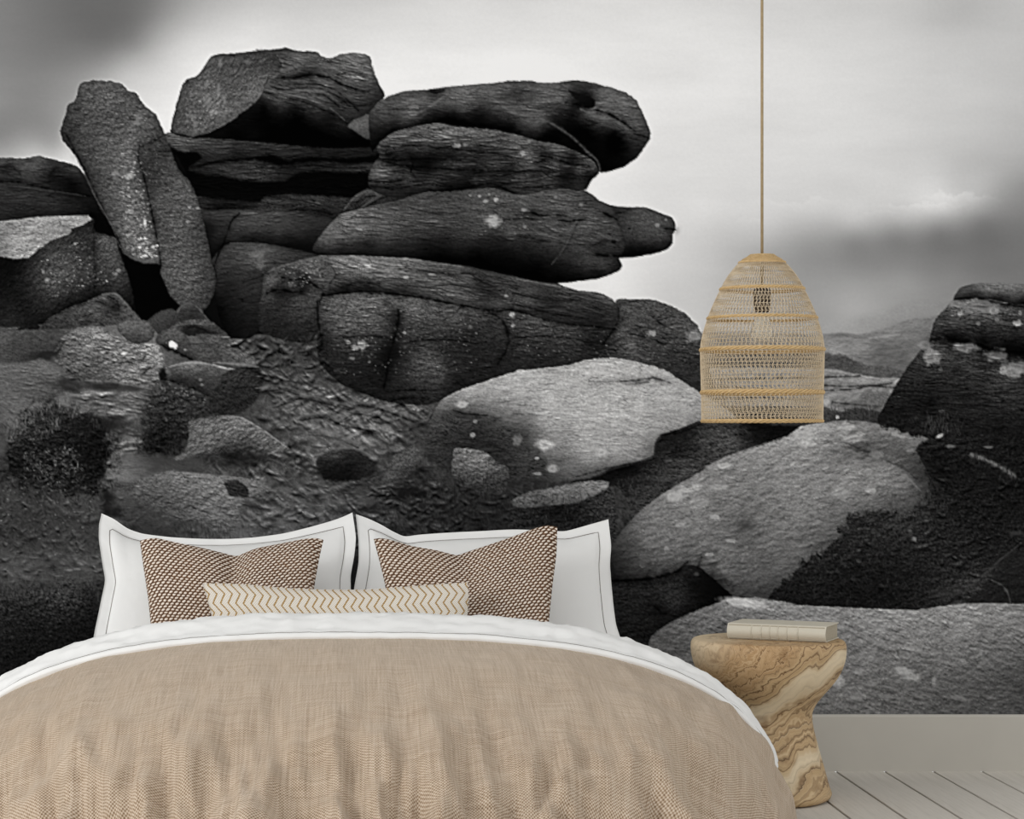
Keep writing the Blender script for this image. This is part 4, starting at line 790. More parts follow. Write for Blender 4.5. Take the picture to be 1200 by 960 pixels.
    grass([(960,640),(1010,605),(1070,605),(1060,660),(970,690)], 220, (3, 8), (-140, -40), (35, 85), .35)
    rock([(1132,704),(1150,691),(1170,666),(1190,646),(1570,615),(1570,710),(1173,708)], [(1160,690,30),(1190,670,30),(1180,700,26),(1270,660,30)], None, .2, 1.5, 2.5, 0, rel=.2)
    line([(1128,696),(1150,676),(1172,656),(1196,636)], 1.8, val=66, alpha=.7); line([(1162,680),(1174,686),(1180,694),(1184,706)], 1.6, val=92, alpha=.7)
    blob(1115, 695, 26, 6, 56, .5, .7, .6, ang=-8)
    line([(1138,533),(1153,538),(1170,546),(1188,558)], 4, val=118, alpha=.85, taper=False, rough=1.2); grass([(1140,535),(1190,555),(1190,570),(1140,550)], 90, (4, 9), (-105, -75), (10, 50), .5)
    blob(1101, 511, 4.5, 2, 190, .85, ang=-25); blob(1113, 523, 5, 2, 110, .8); blob(1158, 524, 5, 1.4, 120, .7); blob(1071, 632, 3, 2.4, 130, .8, ang=40); blob(1066, 622, 2, 2, 90, .7); blob(1190, 625, 9, 3, 62, .6, .6, .7)
    # ---- foreground rock
    rock([(758,764),(763,746),(781,732),(803,721),(825,712),(847,704),(861,701),(883,700),(912,704),(939,709),(979,711),(1013,713),(1072,715),(1093,712),(1128,707),(1173,707),(1200,708),(1570,712),(1570,850),(840,850),(800,806),(765,780)],
         [(768,756,108),(790,736,116),(830,716,126),(870,704,150),(900,710,142),(870,722,120),(940,715,136),(800,770,112),(830,740,116),(980,719,132),(1020,718,140),(1080,721,136),(1130,712,142),(1190,715,126),(1000,740,126),(1050,740,134),(1100,740,128),(1150,740,118),
          (1200,745,112),(1000,762,122),(1050,766,118),(1100,770,114),(1150,775,106),(1200,782,84),(1000,790,120),(1050,792,112),(1100,800,100),(1150,800,86),(1195,805,72),(980,812,120),(1020,820,114),(1060,825,106),(1110,825,92),(1160,825,90),(960,830,110),(850,800,112),(1270,790,90)],
         (17, 18, 4.5, .11), .085, 1.2, 1.6, .08, rel=.12, c=5)
    line([(950,711),(1013,714),(1072,716),(1100,712),(1150,708),(1200,709)], 1.4, val=165, alpha=.45)
    for a in ((868,706,19,5,222,8), (884,709,12,4,215,14), (1057,786,10,4,185,14), (1068,793,10,4,175,14), (980,797,8,7,195,0), (1006,788,6,3,160,10), (1004,816,9,4,152,10), (1128,774,5,2,160,14), (1094,799,2,5,155,0), (1020,801,4,4,140,0), (1072,760,9,3,150,20), (1030,752,6,4,142,10), (1124,818,9,3,128,15), (1036,815,8,3,132,10), (1018,731,8,2,150,16)):
        blob(a[0], a[1], a[2], a[3], a[4], .8, .4, .45, .1, a[5])
    specks([(960,715),(1190,715),(1190,830),(960,830)], 160, (.8, 2.2), (130, 165), .35); specks([(960,740),(1190,740),(1190,835),(960,835)], 200, (.8, 2.0), (62, 90), .35)
    specks([(800,725),(900,710),(930,720),(820,780)], 70, (.7, 1.6), (60, 85), .5)
def pits():
    for poly, n, rx, ry, a, ang in (([(85,100),(150,105),(190,160),(245,330),(210,340),(185,300),(140,280),(85,160)], 420, (1.5, 5), (1, 2), .30, 0), ([(205,150),(216,100),(250,68),(325,66),(308,105),(250,150)], 220, (1.5, 5), (1, 2), .26, -50),
        ([(0,305),(60,285),(105,262),(150,325),(110,345),(20,380)], 260, (1.5, 5), (1, 2), .35, -40), ([(70,390),(130,390),(188,408),(184,450),(80,435)], 200, (2, 7), (1.2, 3), .32, 10), ([(0,428),(60,428),(88,443),(40,470),(0,472)], 90, (3, 10), (1.2, 2.5), .18, 4),
        ([(380,350),(560,368),(580,440),(400,440)], 420, (2, 8), (1, 2.2), .32, 0), ([(590,368),(820,385),(820,430),(600,420)], 360, (2, 8), (1, 2.2), .32, 4), ([(385,305),(560,318),(715,352),(715,380),(560,355),(400,340)], 360, (3, 12), (1, 2.2), .30, 9),
        ([(440,118),(620,100),(740,115),(755,155),(700,145),(600,135),(440,140)], 260, (3, 12), (1, 2.2), .24, 5), ([(440,185),(450,165),(520,148),(690,180),(690,210),(440,220)], 360, (3, 14), (1, 2.2), .38, 3), ([(380,290),(410,248),(690,228),(728,290),(640,285),(430,280)], 420, (3, 12), (1, 2.2), .26, 4),
        ([(325,62),(430,66),(445,112),(405,145),(310,115)], 200, (3, 12), (1, 2.2), .30, 12), ([(530,465),(720,422),(820,475),(750,530),(640,540)], 340, (3, 12), (1, 2), .10, 3), ([(725,640),(840,545),(1000,500),(1070,545),(1060,590),(900,690),(740,665)], 520, (3, 12), (1.5, 4), .13, -14),
        ([(770,755),(880,705),(1200,712),(1200,836),(850,836)], 520, (3, 12), (1.5, 4), .15, 17), ([(1035,485),(1095,400),(1200,420),(1200,510)], 300, (3, 12), (1, 2.2), .28, 2), ([(1095,390),(1120,356),(1200,360),(1200,400)], 160, (3, 9), (1, 2.2), .25, 2), ([(220,494),(275,489),(335,526),(230,532)], 140, (2, 6), (1, 2), .25, -40), ([(160,570),(210,556),(310,570),(270,620),(200,605)], 220, (2, 7), (1, 2.2), .24, 8),
        ([(0,190),(90,196),(100,250),(0,255)], 160, (3, 10), (1, 2.2), .25, 2), ([(205,160),(430,165),(420,255),(240,255)], 300, (4, 16), (1, 2.2), .35, 2), ([(250,255),(390,260),(370,390),(260,390)], 240, (2, 8), (1, 2.2), .28, 0)):
        tufts(poly, n, rx, ry, a, ang, 10)
def beyond():
    rock([(-440,240),(-400,205),(-330,182),(-240,186),(-160,214),(-112,262),(-96,330),(-120,392),(-220,420),(-330,424),(-440,410)], [(-330,196,90),(-240,200,95),(-160,230,80),(-380,240,70),(-260,270,72),(-130,300,50),(-330,340,46),(-200,350,44),(-120,370,22),(-260,405,18),(-420,380,24)], (3, 26, 5, .18), .14, 1.2, 1.6, .2, halo=14, rel=.1)
    line([(-440,300),(-340,288),(-240,300),(-150,290)], 4, .8); line([(-250,300),(-240,350),(-255,410)], 4, .8)
    tufts([(-420,230),(-320,195),(-160,230),(-110,340),(-300,410),(-420,390)], 420, (3, 12), (1, 2.4), .28, 3)
    tufts([(-420,400),(-60,400),(-60,690),(-420,690)], 520, (4, 15), (2.5, 7), .36, 4, 40)
    grass([(-420,560),(-60,560),(-60,690),(-420,690)], 1200, (3, 9), (-150, -30), (25, 85), .33)
    grass([(-420,690),(-60,690),(-60,835),(-420,835)], 2200, (4, 11), (-120, -60), (6, 48), .3)
    rock([(-330,540),(-270,500),(-190,492),(-120,520),(-100,560),(-160,585),(-260,588)], [(-260,510,100),(-190,505,105),(-140,545,70),(-230,570,60)], (8, 16, 5, .12), .15, 2, 2, .15, rel=.15)
    rock([(1420,360),(1450,330),(1500,318),(1570,316),(1570,470),(1440,470),(1405,420)], [(1450,345,80),(1510,340,90),(1440,420,40),(1530,440,36)], (2, 26, 4, .3), .18, 1, 1.6, .15)
    tufts([(1210,425),(1560,425),(1560,515),(1210,515)], 220, (3, 12), (1, 2.4), .3, 2)
    line([(1340,352),(1352,400),(1344,450),(1356,512)], 5, .8)
paint_sky(); SKY.append(G.copy()); paint_far(); paint_base(); paint_stack(); paint_left()
_h = paint_right(); paint_right2(_h); pits(); beyond()
def soften(a, r):
    for ax in (0, 1):
        p = np.pad(a, [(r, r) if k == ax else (0, 0) for k in (0, 1)], mode='edge'); cs = np.cumsum(p, ax)
        z = np.zeros_like(np.take(cs, [0], ax)); cs = np.concatenate([z, cs], ax); n = 2 * r + 1
        a = (np.take(cs, np.arange(n, cs.shape[ax]), ax) - np.take(cs, np.arange(0, cs.shape[ax] - n), ax)) / n
    return a
G = G + 0.65 * (G - soften(soften(G, 1), 2))          # crisp darkroom sharpening of the print
_yy, _xx = np.mgrid[0:PH, 0:PW].astype(float)
G *= 1 + 0.012 * gn(_xx / 2.3, _yy / 2.3, 91) + 0.008 * gn(_xx / 4.6, _yy / 4.0, 95)
G = np.clip(G, 2, 245)

# ---- the print as a fine flat sheet of coloured points
MURAL_GAIN = 1.20
def build_mural():
    S = PX / WALL                                   # print units per metre on the wall
    xs = np.concatenate([np.arange(-690, -420, 15), np.arange(-420, -20, 3.2), np.arange(-20, 1220.1, 1.25), np.arange(1223, 1460, 3.2)])
    ys = np.concatenate([np.arange(-330, -10, 5), np.arange(-10, 837.4, 1.25), [837.4]])
    ni, nj = len(xs), len(ys)
    X, Y = np.meshgrid(xs, ys)
    co = np.empty((nj * ni, 3), np.float32)
    co[:, 0] = ((X - VX) / S).ravel(); co[:, 1] = WALL - 0.004; co[:, 2] = (CAM_H + (VY - Y) / S).ravel()
    # the print carries on past the picture's edges, turned over like matched wallpaper drops
    fold = lambda a, lo, hi: lo + np.abs((a - lo) - 2 * (hi - lo) * np.round((a - lo) / (2 * (hi - lo))))
    mx = fold(X, -425.0, 1555.0) - OX; my = fold(Y, -20.0, 836.0) - OY
    ix = mx.astype(int); iy = my.astype(int); fx = mx - ix; fy = my - iy
    g = G[iy, ix] * (1 - fx) * (1 - fy) + G[iy, ix + 1] * fx * (1 - fy) + G[iy + 1, ix] * (1 - fx) * fy + G[iy + 1, ix + 1] * fx * fy
    g = g.ravel() / 255.0
    l = np.where(g <= 0.04045, g / 12.92, ((g + 0.055) / 1.055) ** 2.4) * MURAL_GAIN
    l = np.minimum(l, 0.93)
    me = bpy.data.meshes.new('wall_mural')
    me.vertices.add(ni * nj)
    me.vertices.foreach_set('co', co.ravel())
    i, j = np.meshgrid(np.arange(ni - 1), np.arange(nj - 1))
    a = (j * ni + i).ravel()
    q = np.stack([a, a + ni, a + ni + 1, a + 1], 1).astype(np.int32)
    nq = len(q)
    me.loops.add(nq * 4); me.polygons.add(nq)
    me.loops.foreach_set('vertex_index', q.ravel())
    me.polygons.foreach_set('loop_start', np.arange(0, nq * 4, 4, dtype=np.int32))
    me.update(calc_edges=True)
    ca = me.color_attributes.new('print', 'FLOAT_COLOR', 'POINT')
    c = np.ones((ni * nj, 4), np.float32); c[:, :3] = l[:, None] * np.array([1.0, 1.0, 1.0])
    ca.data.foreach_set('color', c.ravel())
    m = Mat('matt_photo_print'); m.set(0.95, 0.0)
    at = m.n('ShaderNodeVertexColor'); at.layer_name = 'print'
    m.base(at.outputs['Color'])
    me.materials.append(m.m)
    o = bpy.data.objects.new('wall_mural', me); COL.objects.link(o)
    tag(o, 'black and white photo wall mural of stacked gritstone boulders on a moor', 'wall mural')
    return o
build_mural()

# ------------------------------------------------------------------ room shell
def plain(name, c, rough=0.6, spec=0.3, bump=0.0, bscale=60):
    m = Mat(name); m.set(rough, spec)
    tc = m.n('ShaderNodeTexCoord')
    nz = m.noise(tc.outputs['Object'], bscale, 4)
    dark = tuple(x * 0.93 for x in c[:3]) + (1,)
    m.base(m.mix(nz.outputs['Fac'], dark, c))
    if bump: m.bump(nz.outputs['Fac'], bump, 0.002)
    return m.m
SKIRT_H = CAM_H + (VY - 837) * WALL / PX
X0, X1, Y0 = -3.2, 3.4, -0.6
M_wall = plain('wall_plaster', rgb(214, 212, 206), 0.9, 0.1)
M_skirt = plain('skirting_paint', rgb(197, 193, 184), 0.75, 0.08, bscale=9)
o = bm_obj('wall_back', box_bm(X0, X1, WALL, WALL + 0.12, 0.0, 3.55), M_wall); tag(o, kind='structure')
o = bm_obj('ceiling', box_bm(X0, X1, 6.1, WALL, 3.45, 3.55), M_wall); tag(o, kind='structure')
bm = bmesh.new()
prof = [(0.0, 0.0), (-0.018, 0.0), (-0.018, SKIRT_H - 0.006), (-0.013, SKIRT_H - 0.001), (-0.009, SKIRT_H), (0.0, SKIRT_H)]
a = [bm.verts.new((X0, WALL - 0.004 + p[0], p[1])) for p in prof]; b = [bm.verts.new((X1, WALL - 0.004 + p[0], p[1])) for p in prof]
for i in range(len(prof)):
    k = (i + 1) % len(prof); bm.faces.new((a[i], a[k], b[k], b[i]))
bm.faces.new(a[::-1]); bm.faces.new(b)
bmesh.ops.recalc_face_normals(bm, faces=bm.faces[:])
o = bm_obj('baseboard_back', bm, M_skirt); tag(o, kind='structure')

def floor_mat():
    m = Mat('painted_floor_board'); m.set(0.75, 0.10)
    tc = m.n('ShaderNodeTexCoord')
    mp = m.n('ShaderNodeMapping'); mp.inputs['Scale'].default_value = (22, 1.2, 22)
    m.l(tc.outputs['Object'], mp.inputs['Vector'])
    nz = m.noise(mp.outputs[0], 3.0, 6, 0.62, 0.6)
    oi = m.n('ShaderNodeObjectInfo')
    c = m.ramp(nz.outputs['Fac'], [(0.25, rgb(196, 191, 181)), (0.5, rgb(209, 204, 195)), (0.75, rgb(217, 212, 203))])
    k = m.math('MULTIPLY_ADD', oi.outputs['Random'], 0.06, 0.95)
    mv = m.n('ShaderNodeVectorMath', operation='SCALE'); m.l(c, mv.inputs[0]); m.l(k, mv.inputs['Scale'])
    m.base(mv.outputs[0]); m.bump(nz.outputs['Fac'], 0.25, 0.002)
    return m.m
M_floor = floor_mat()
M_gap = plain('dark_joint', rgb(5, 5, 5), 0.9, 0.0)
o = bm_obj('floor', box_bm(X0, X1, Y0, WALL, -0.05, -0.012), M_gap); tag(o, kind='structure')
FL = o
PITCH, PX0 = 0.1612, 1.622
pl = None
for k in range(-28, 12):
    x = PX0 + k * PITCH
    if x < X0 or x + PITCH > X1: continue
    if pl is None:
        bm = box_bm(0.0042, PITCH - 0.0042, Y0, WALL - 0.004, -0.0119, 0.0, 0.0012, 1)
        ob = bm_obj('floor_plank', bm, M_floor, FL); pl = ob.data
    else:
        ob = bpy.data.objects.new('floor_plank', pl); COL.objects.link(ob); ob.parent = FL
    ob.location = (x, 0, 0)

# ------------------------------------------------------------------ cloth materials
def linen_mat():
    m = Mat('oatmeal_linen'); m.set(0.92, 0.10, sheen=0.45); m.b.inputs['Sheen Roughness'].default_value = 0.45; m.b.inputs['Sheen Tint'].default_value = rgb(236, 226, 212)
    uv = m.n('ShaderNodeUVMap'); uv.uv_map = 'UVMap'
    sep = m.n('ShaderNodeSeparateXYZ'); m.l(uv.outputs[0], sep.inputs[0])
    TH = 2 * math.pi / 0.0075                          # slubby threads, uv in metres
    wob = m.noise(uv.outputs[0], 26, 3)
    wb_ = m.math('MULTIPLY_ADD', wob.outputs['Fac'], 0.004, -0.002)
    u = m.math('ADD', sep.outputs['X'], wb_); v = m.math('ADD', sep.outputs['Y'], wb_)
    su = m.math('SINE', m.math('MULTIPLY', u, TH)); sv = m.math('SINE', m.math('MULTIPLY', v, TH * 0.92))
    weave = m.math('MULTIPLY_ADD', m.math('MULTIPLY', su, sv), 0.5, 0.5)
    def slub(sx, sy, sc):
        mp = m.n('ShaderNodeMapping'); mp.inputs['Scale'].default_value = (sx, sy, 1); m.l(uv.outputs[0], mp.inputs['Vector'])
        return m.noise(mp.outputs[0], sc, 3, 0.65).outputs['Fac']
    warp = slub(190, 5, 1.0); weft = slub(5, 190, 1.0)
    slubs = m.math('MULTIPLY_ADD', m.math('ADD', warp, weft), 0.5, 0.0)
    big = m.noise(uv.outputs[0], 5, 3).outputs['Fac']
    h = m.math('ADD', m.math('MULTIPLY', weave, 0.38), m.math('MULTIPLY', slubs, 0.62))
    c = m.ramp(h, [(0.27, rgb(80, 62, 46)), (0.40, rgb(148, 126, 102)), (0.53, rgb(183, 164, 143)), (0.70, rgb(218, 205, 189))])
    c = m.mix(m.math('MULTIPLY', big, 0.25), c, rgb(178, 154, 128))
    m.base(c); m.bump(h, 0.5, 0.006)
    return m.m
def white_mat(name, c):
    m = Mat(name); m.set(0.85, 0.15)
    tc = m.n('ShaderNodeTexCoord')
    a = m.noise(tc.outputs['Object'], 900, 2); b = m.noise(tc.outputs['Object'], 7, 4, 0.6)
    m.base(m.mix(a.outputs['Fac'], tuple(x * 0.96 for x in c[:3]) + (1,), c))
    h = m.math('ADD', m.math('MULTIPLY', a.outputs['Fac'], 0.05), b.outputs['Fac'])
    m.bump(h, 0.25, 0.012)
    return m.m
def knit_mat():
    """cream and brown basket knit, slanting stitches; uv in metres"""
    m = Mat('brown_and_cream_knit'); m.set(0.9, 0.1)
    uv = m.n('ShaderNodeUVMap'); uv.uv_map = 'UVMap'
    wn = m.noise(uv.outputs[0], 60, 3)
    sep = m.n('ShaderNodeSeparateXYZ'); m.l(uv.outputs[0], sep.inputs[0])
    j = m.math('MULTIPLY_ADD', wn.outputs['Fac'], 0.010, -0.005)
    u = m.math('ADD', sep.outputs['X'], j); v = m.math('ADD', sep.outputs['Y'], j)
    P = 0.0150
    row = m.math('FLOOR', m.math('DIVIDE', v, P * 0.62))
    par = m.math('MODULO', m.math('ABSOLUTE', row), 2.0)
    fu = m.math('FRACT', m.math('ADD', m.math('DIVIDE', u, P), m.math('MULTIPLY', par, 0.5)))
    fv = m.math('FRACT', m.math('DIVIDE', v, P * 0.62))
    # a slanted oval stitch in each cell
    du = m.math('SUBTRACT', fu, 0.5); dv = m.math('SUBTRACT', fv, 0.5)
    du2 = m.math('SUBTRACT', du, m.math('MULTIPLY', dv, 0.35))
    r = m.math('SQRT', m.math('ADD', m.math('POWER', m.math('MULTIPLY', du2, 1.75), 2.0), m.math('POWER', m.math('MULTIPLY', dv, 1.6), 2.0)))
    st = m.math('SUBTRACT', 1.0, r, clamp=True)
    tone = m.noise(uv.outputs[0], 11, 2)
    c = m.ramp(st, [(0.16, rgb(58, 34, 20)), (0.34, rgb(124, 88, 62)), (0.46, rgb(222, 206, 188)), (0.7, rgb(250, 242, 232))])
    c = m.mix(m.math('MULTIPLY', tone.outputs['Fac'], 0.25), c, rgb(178, 146, 118))
    m.base(c); m.bump(st, 0.8, 0.006)
    return m.m
def zigzag_mat():
    m = Mat('ecru_weave_with_ochre_zigzag'); m.set(0.9, 0.1)
    uv = m.n('ShaderNodeUVMap'); uv.uv_map = 'UVMap'
    sep = m.n('ShaderNodeSeparateXYZ'); m.l(uv.outputs[0], sep.inputs[0])
    u, v = sep.outputs['X'], sep.outputs['Y']
    PV, PU, AMP = 0.056, 0.0225, 0.0095
    tri = m.math('ABSOLUTE', m.math('SUBTRACT', m.math('MULTIPLY', m.math('FRACT', m.math('DIVIDE', v, PV)), 2.0), 1.0))
    uu = m.math('ADD', u, m.math('MULTIPLY', tri, AMP * 2))
    f = m.math('ABSOLUTE', m.math('SUBTRACT', m.math('FRACT', m.math('DIVIDE', uu, PU)), 0.5))
    ln = m.math('LESS_THAN', f, 0.115)
    thread = m.math('SINE', m.math('MULTIPLY', v, 2 * math.pi / 0.0068))
    threadu = m.math('SINE', m.math('MULTIPLY', u, 2 * math.pi / 0.0068))
    cream = m.ramp(m.math('MULTIPLY_ADD', m.math('MULTIPLY', thread, threadu), 0.5, 0.5), [(0.1, rgb(186, 176, 162)), (0.6, rgb(224, 218, 208))])
    ochre = m.ramp(m.math('MULTIPLY_ADD', thread, 0.5, 0.5), [(0.15, rgb(140, 112, 70)), (0.6, rgb(176, 146, 96))])
    m.base(m.mix(ln, cream, ochre))
    m.bump(m.math('ADD', m.math('MULTIPLY', m.math('MULTIPLY', thread, threadu), 0.4), ln), 0.4, 0.002)
    return m.m
M_linen = linen_mat(); M_white = white_mat('white_cotton', rgb(238, 238, 236)); M_knit = knit_mat(); M_zig = zigzag_mat()
M_stitch = plain('grey_stitching', rgb(128, 122, 116), 0.9, 0.0)
M_dark = plain('dark_bed_base', rgb(96, 88, 78), 0.8, 0.1)

# ------------------------------------------------------------------ bed, sheet, duvet
BX = 0.03                                             # bed centre line
YF, YFOOT = 5.95, 4.60                                # duvet fold, foot end
DW, DH, DN, NB = 1.19, 0.54, 2.7, 2.2
bed = empty('double_bed', (BX, 5.9, 0)); tag(bed, 'wide double bed hidden under white sheets and an oatmeal duvet', 'bed')
def part_box(name, x0, x1, y0, y1, z0, z1, bev, mat, parent, seg=3):
    bm = box_bm(x0 - parent.location.x, x1 - parent.location.x, y0 - parent.location.y, y1 - parent.location.y, z0, z1, bev, seg)
    return bm_obj(name, bm, mat, parent, True)
part_box('bed_base', BX - .74, BX + .74, 5.40, 6.93, 0.09, 0.24, 0.03, M_dark, bed)
part_box('mattress', BX - .76, BX + .76, 5.36, 6.95, 0.24, 0.40, 0.05, M_white, bed)
for sx_ in (-.66, .66):
    for yy in (5.5, 6.83):
        part_box('leg', BX + sx_ - .03, BX + sx_ + .03, yy - .03, yy + .03, 0, 0.09, 0.006, M_dark, bed, 1)

def pnoise(x, y, o=3, seed=0):
    return fbm(np.asarray(x, float), np.asarray(y, float), o, seed)
def make_duvet():
    # rounded mound: superellipse in cross-section and plan, hem hanging at the sides and foot
    nu, nv = 260, 200
    V, UV = [], []
    th = np.linspace(-1, 1, nu)                       # across
    tv = np.linspace(0, 1, nv)                        # along, from fold over the foot
    PHI = 1.62
    # plan half width shrinks towards the foot corners
    L = YF - YFOOT
    cols = []
    for j in range(nv):
        # arc length along: first flat run, then rounded fall
        phi = tv[j]
        cols.append(phi)
    A = np.radians(90) * th[None, :] * 1.0
    n = DN
    def se(c, s, n_):                                 # superellipse point for an angle
        r = (np.abs(c) ** n_ + np.abs(s) ** n_) ** (-1.0 / n_)
        return c * r, s * r
    B = np.radians(90) * tv[:, None]
    cb, sb = np.cos(B), np.sin(B)
    pr, py = se(cb, sb, NB)                           # pr: how far up/out, py: how far along towards the foot
    ca, sa = np.cos(A), np.sin(A)
    pz, pxx = se(ca, sa, n)
    X = pxx * pr * DW
    Z = pz * pr * DH
    Y = YF - L * py + 0 * A
    # wrinkles: vertical folds low down, lazy puffs on top
    low = np.clip(1 - Z / DH, 0, 1)
    front = np.clip((py - 0.55) / 0.45, 0, 1) + 0 * A
    s_along = X * 1.0
    fold = pnoise(X / 0.13 + 0.4 * pnoise(X / .3, Z / .3, 2, 5), Z / 0.42 + Y / .8, 3, 3)
    fold2 = pnoise(X / 0.07 + Z / .5, Z / 0.25, 2, 8)
    amp = 0.075 * low ** 0.6 * (0.35 + front) + 0.004
    puff = 0.016 * pnoise(X / .35, Y / .35, 3, 12)
    N = np.stack([X / DW ** 2, (Y - YF) / L ** 2 * 1.0 + 0 * X, Z / DH ** 2], -1)
    N /= np.linalg.norm(N, axis=-1, keepdims=True) + 1e-9
    disp = fold * amp + fold2 * amp * 0.4 + puff * (0.3 + low)
    disp = disp * np.clip((YF - Y) / 0.16, 0.0, 1.0)    # lies flat where the sheet is turned over it
    P = np.stack([X, Y, Z], -1) + N * disp[..., None]
    # a few deep tucks near the corners, as the cloth gathers
    P[..., 2] = np.maximum(P[..., 2], 0.03)
    # uv by arc length in metres
    P0 = np.stack([X, Y, Z], -1)
    du = np.linalg.norm(np.diff(P0, axis=1), axis=-1); dv = np.linalg.norm(np.diff(P0, axis=0), axis=-1)
    mid = nu // 2
    U = np.concatenate([np.zeros((nv, 1)), np.cumsum(du, 1)], 1); U -= U[:, mid:mid + 1]
    dvm = np.concatenate([[0], np.cumsum(dv[:, mid])])
    Wv = np.repeat(dvm[:, None], nu, 1)
    verts = P.reshape(-1, 3).copy(); verts[:, 0] += BX; UVv = np.stack([U.ravel(), Wv.ravel()], 1)
    o = mesh_obj('duvet', verts, [f[::-1] for f in grid_faces(nu, nv)], M_linen, None, True, UVv)
    md = o.modifiers.new('thick', 'SOLIDIFY'); md.thickness = 0.012; md.offset = -1
    tag(o, 'oatmeal slub linen duvet cover spread over the bed', 'duvet')
    return o

make_duvet()

def make_fold():
    # white top sheet turned back over the duvet edge: a soft roll that follows the mound
    nu = 220
    th = np.linspace(-1, 1, nu) * np.radians(74)
    ca, sa = np.cos(th), np.sin(th)
    r = (np.abs(ca) ** DN + np.abs(sa) ** DN) ** (-1 / DN)
    X = sa * r * DW; Z = ca * r * DH
    nx, nz = X / DW ** 2, Z / DH ** 2; k = np.hypot(nx, nz); nx /= k; nz /= k
    side = np.abs(X) / DW
    # section: (along Y from the duvet edge, offset off the mound)
    sec = [(-0.030, -0.006), (-0.034, 0.006), (-0.026, 0.016), (0.0, 0.017), (0.03, 0.024), (0.07, 0.044), (0.11, 0.058), (0.15, 0.058), (0.19, 0.042), (0.22, 0.016), (0.24, -0.02), (0.25, -0.06), (0.258, -0.10)]
    sec = np.array(sec)
    t = np.linspace(0, len(sec) - 1, 44); s0 = np.interp(t, range(len(sec)), sec[:, 0]); s1 = np.interp(t, range(len(sec)), sec[:, 1])
    V = []
    for a, b in zip(s0, s1):
        wob = 0.006 * pnoise(X / .13 + 9, np.full(nu, a / .05), 3, 31) + 0.005 * pnoise(X / .04, np.full(nu, a / .03), 2, 33)
        fl = 1 - 0.45 * np.clip((side - 0.45) / 0.5, 0, 1)
        off = np.where(b > 0.02, 0.02 + (b - 0.02) * fl, b) + wob * min(1, max(0.15, (a + .03) / .06))
        edge = 0.006 * pnoise(X / .12, X * 0, 3, 44) if a < 0.0 else 0
        V.append(np.stack([X + nx * off + BX, YF + a * (1 - 0.25 * np.clip(side - .6, 0, 1)) + edge, np.maximum(Z + nz * off, 0.03)], -1))
    V = np.array(V)
    o = mesh_obj('top_sheet', V.reshape(-1, 3), grid_faces(nu, len(V)), M_white, None, True)
    md = o.modifiers.new('thick', 'SOLIDIFY'); md.thickness = 0.004; md.offset = -1
    tag(o, 'white cotton top sheet turned back in a band over the duvet', 'sheet')
    # hem line stitched along the band
    P = V[9] + np.array([0, 0, 0.0])
    h = Join(); h.add(tube([tuple(p) for p in P[10:-10]], 0.0012, 4))
    mesh_obj('hem_stitch', h.V, h.F, M_stitch, o)
    return o
make_fold()

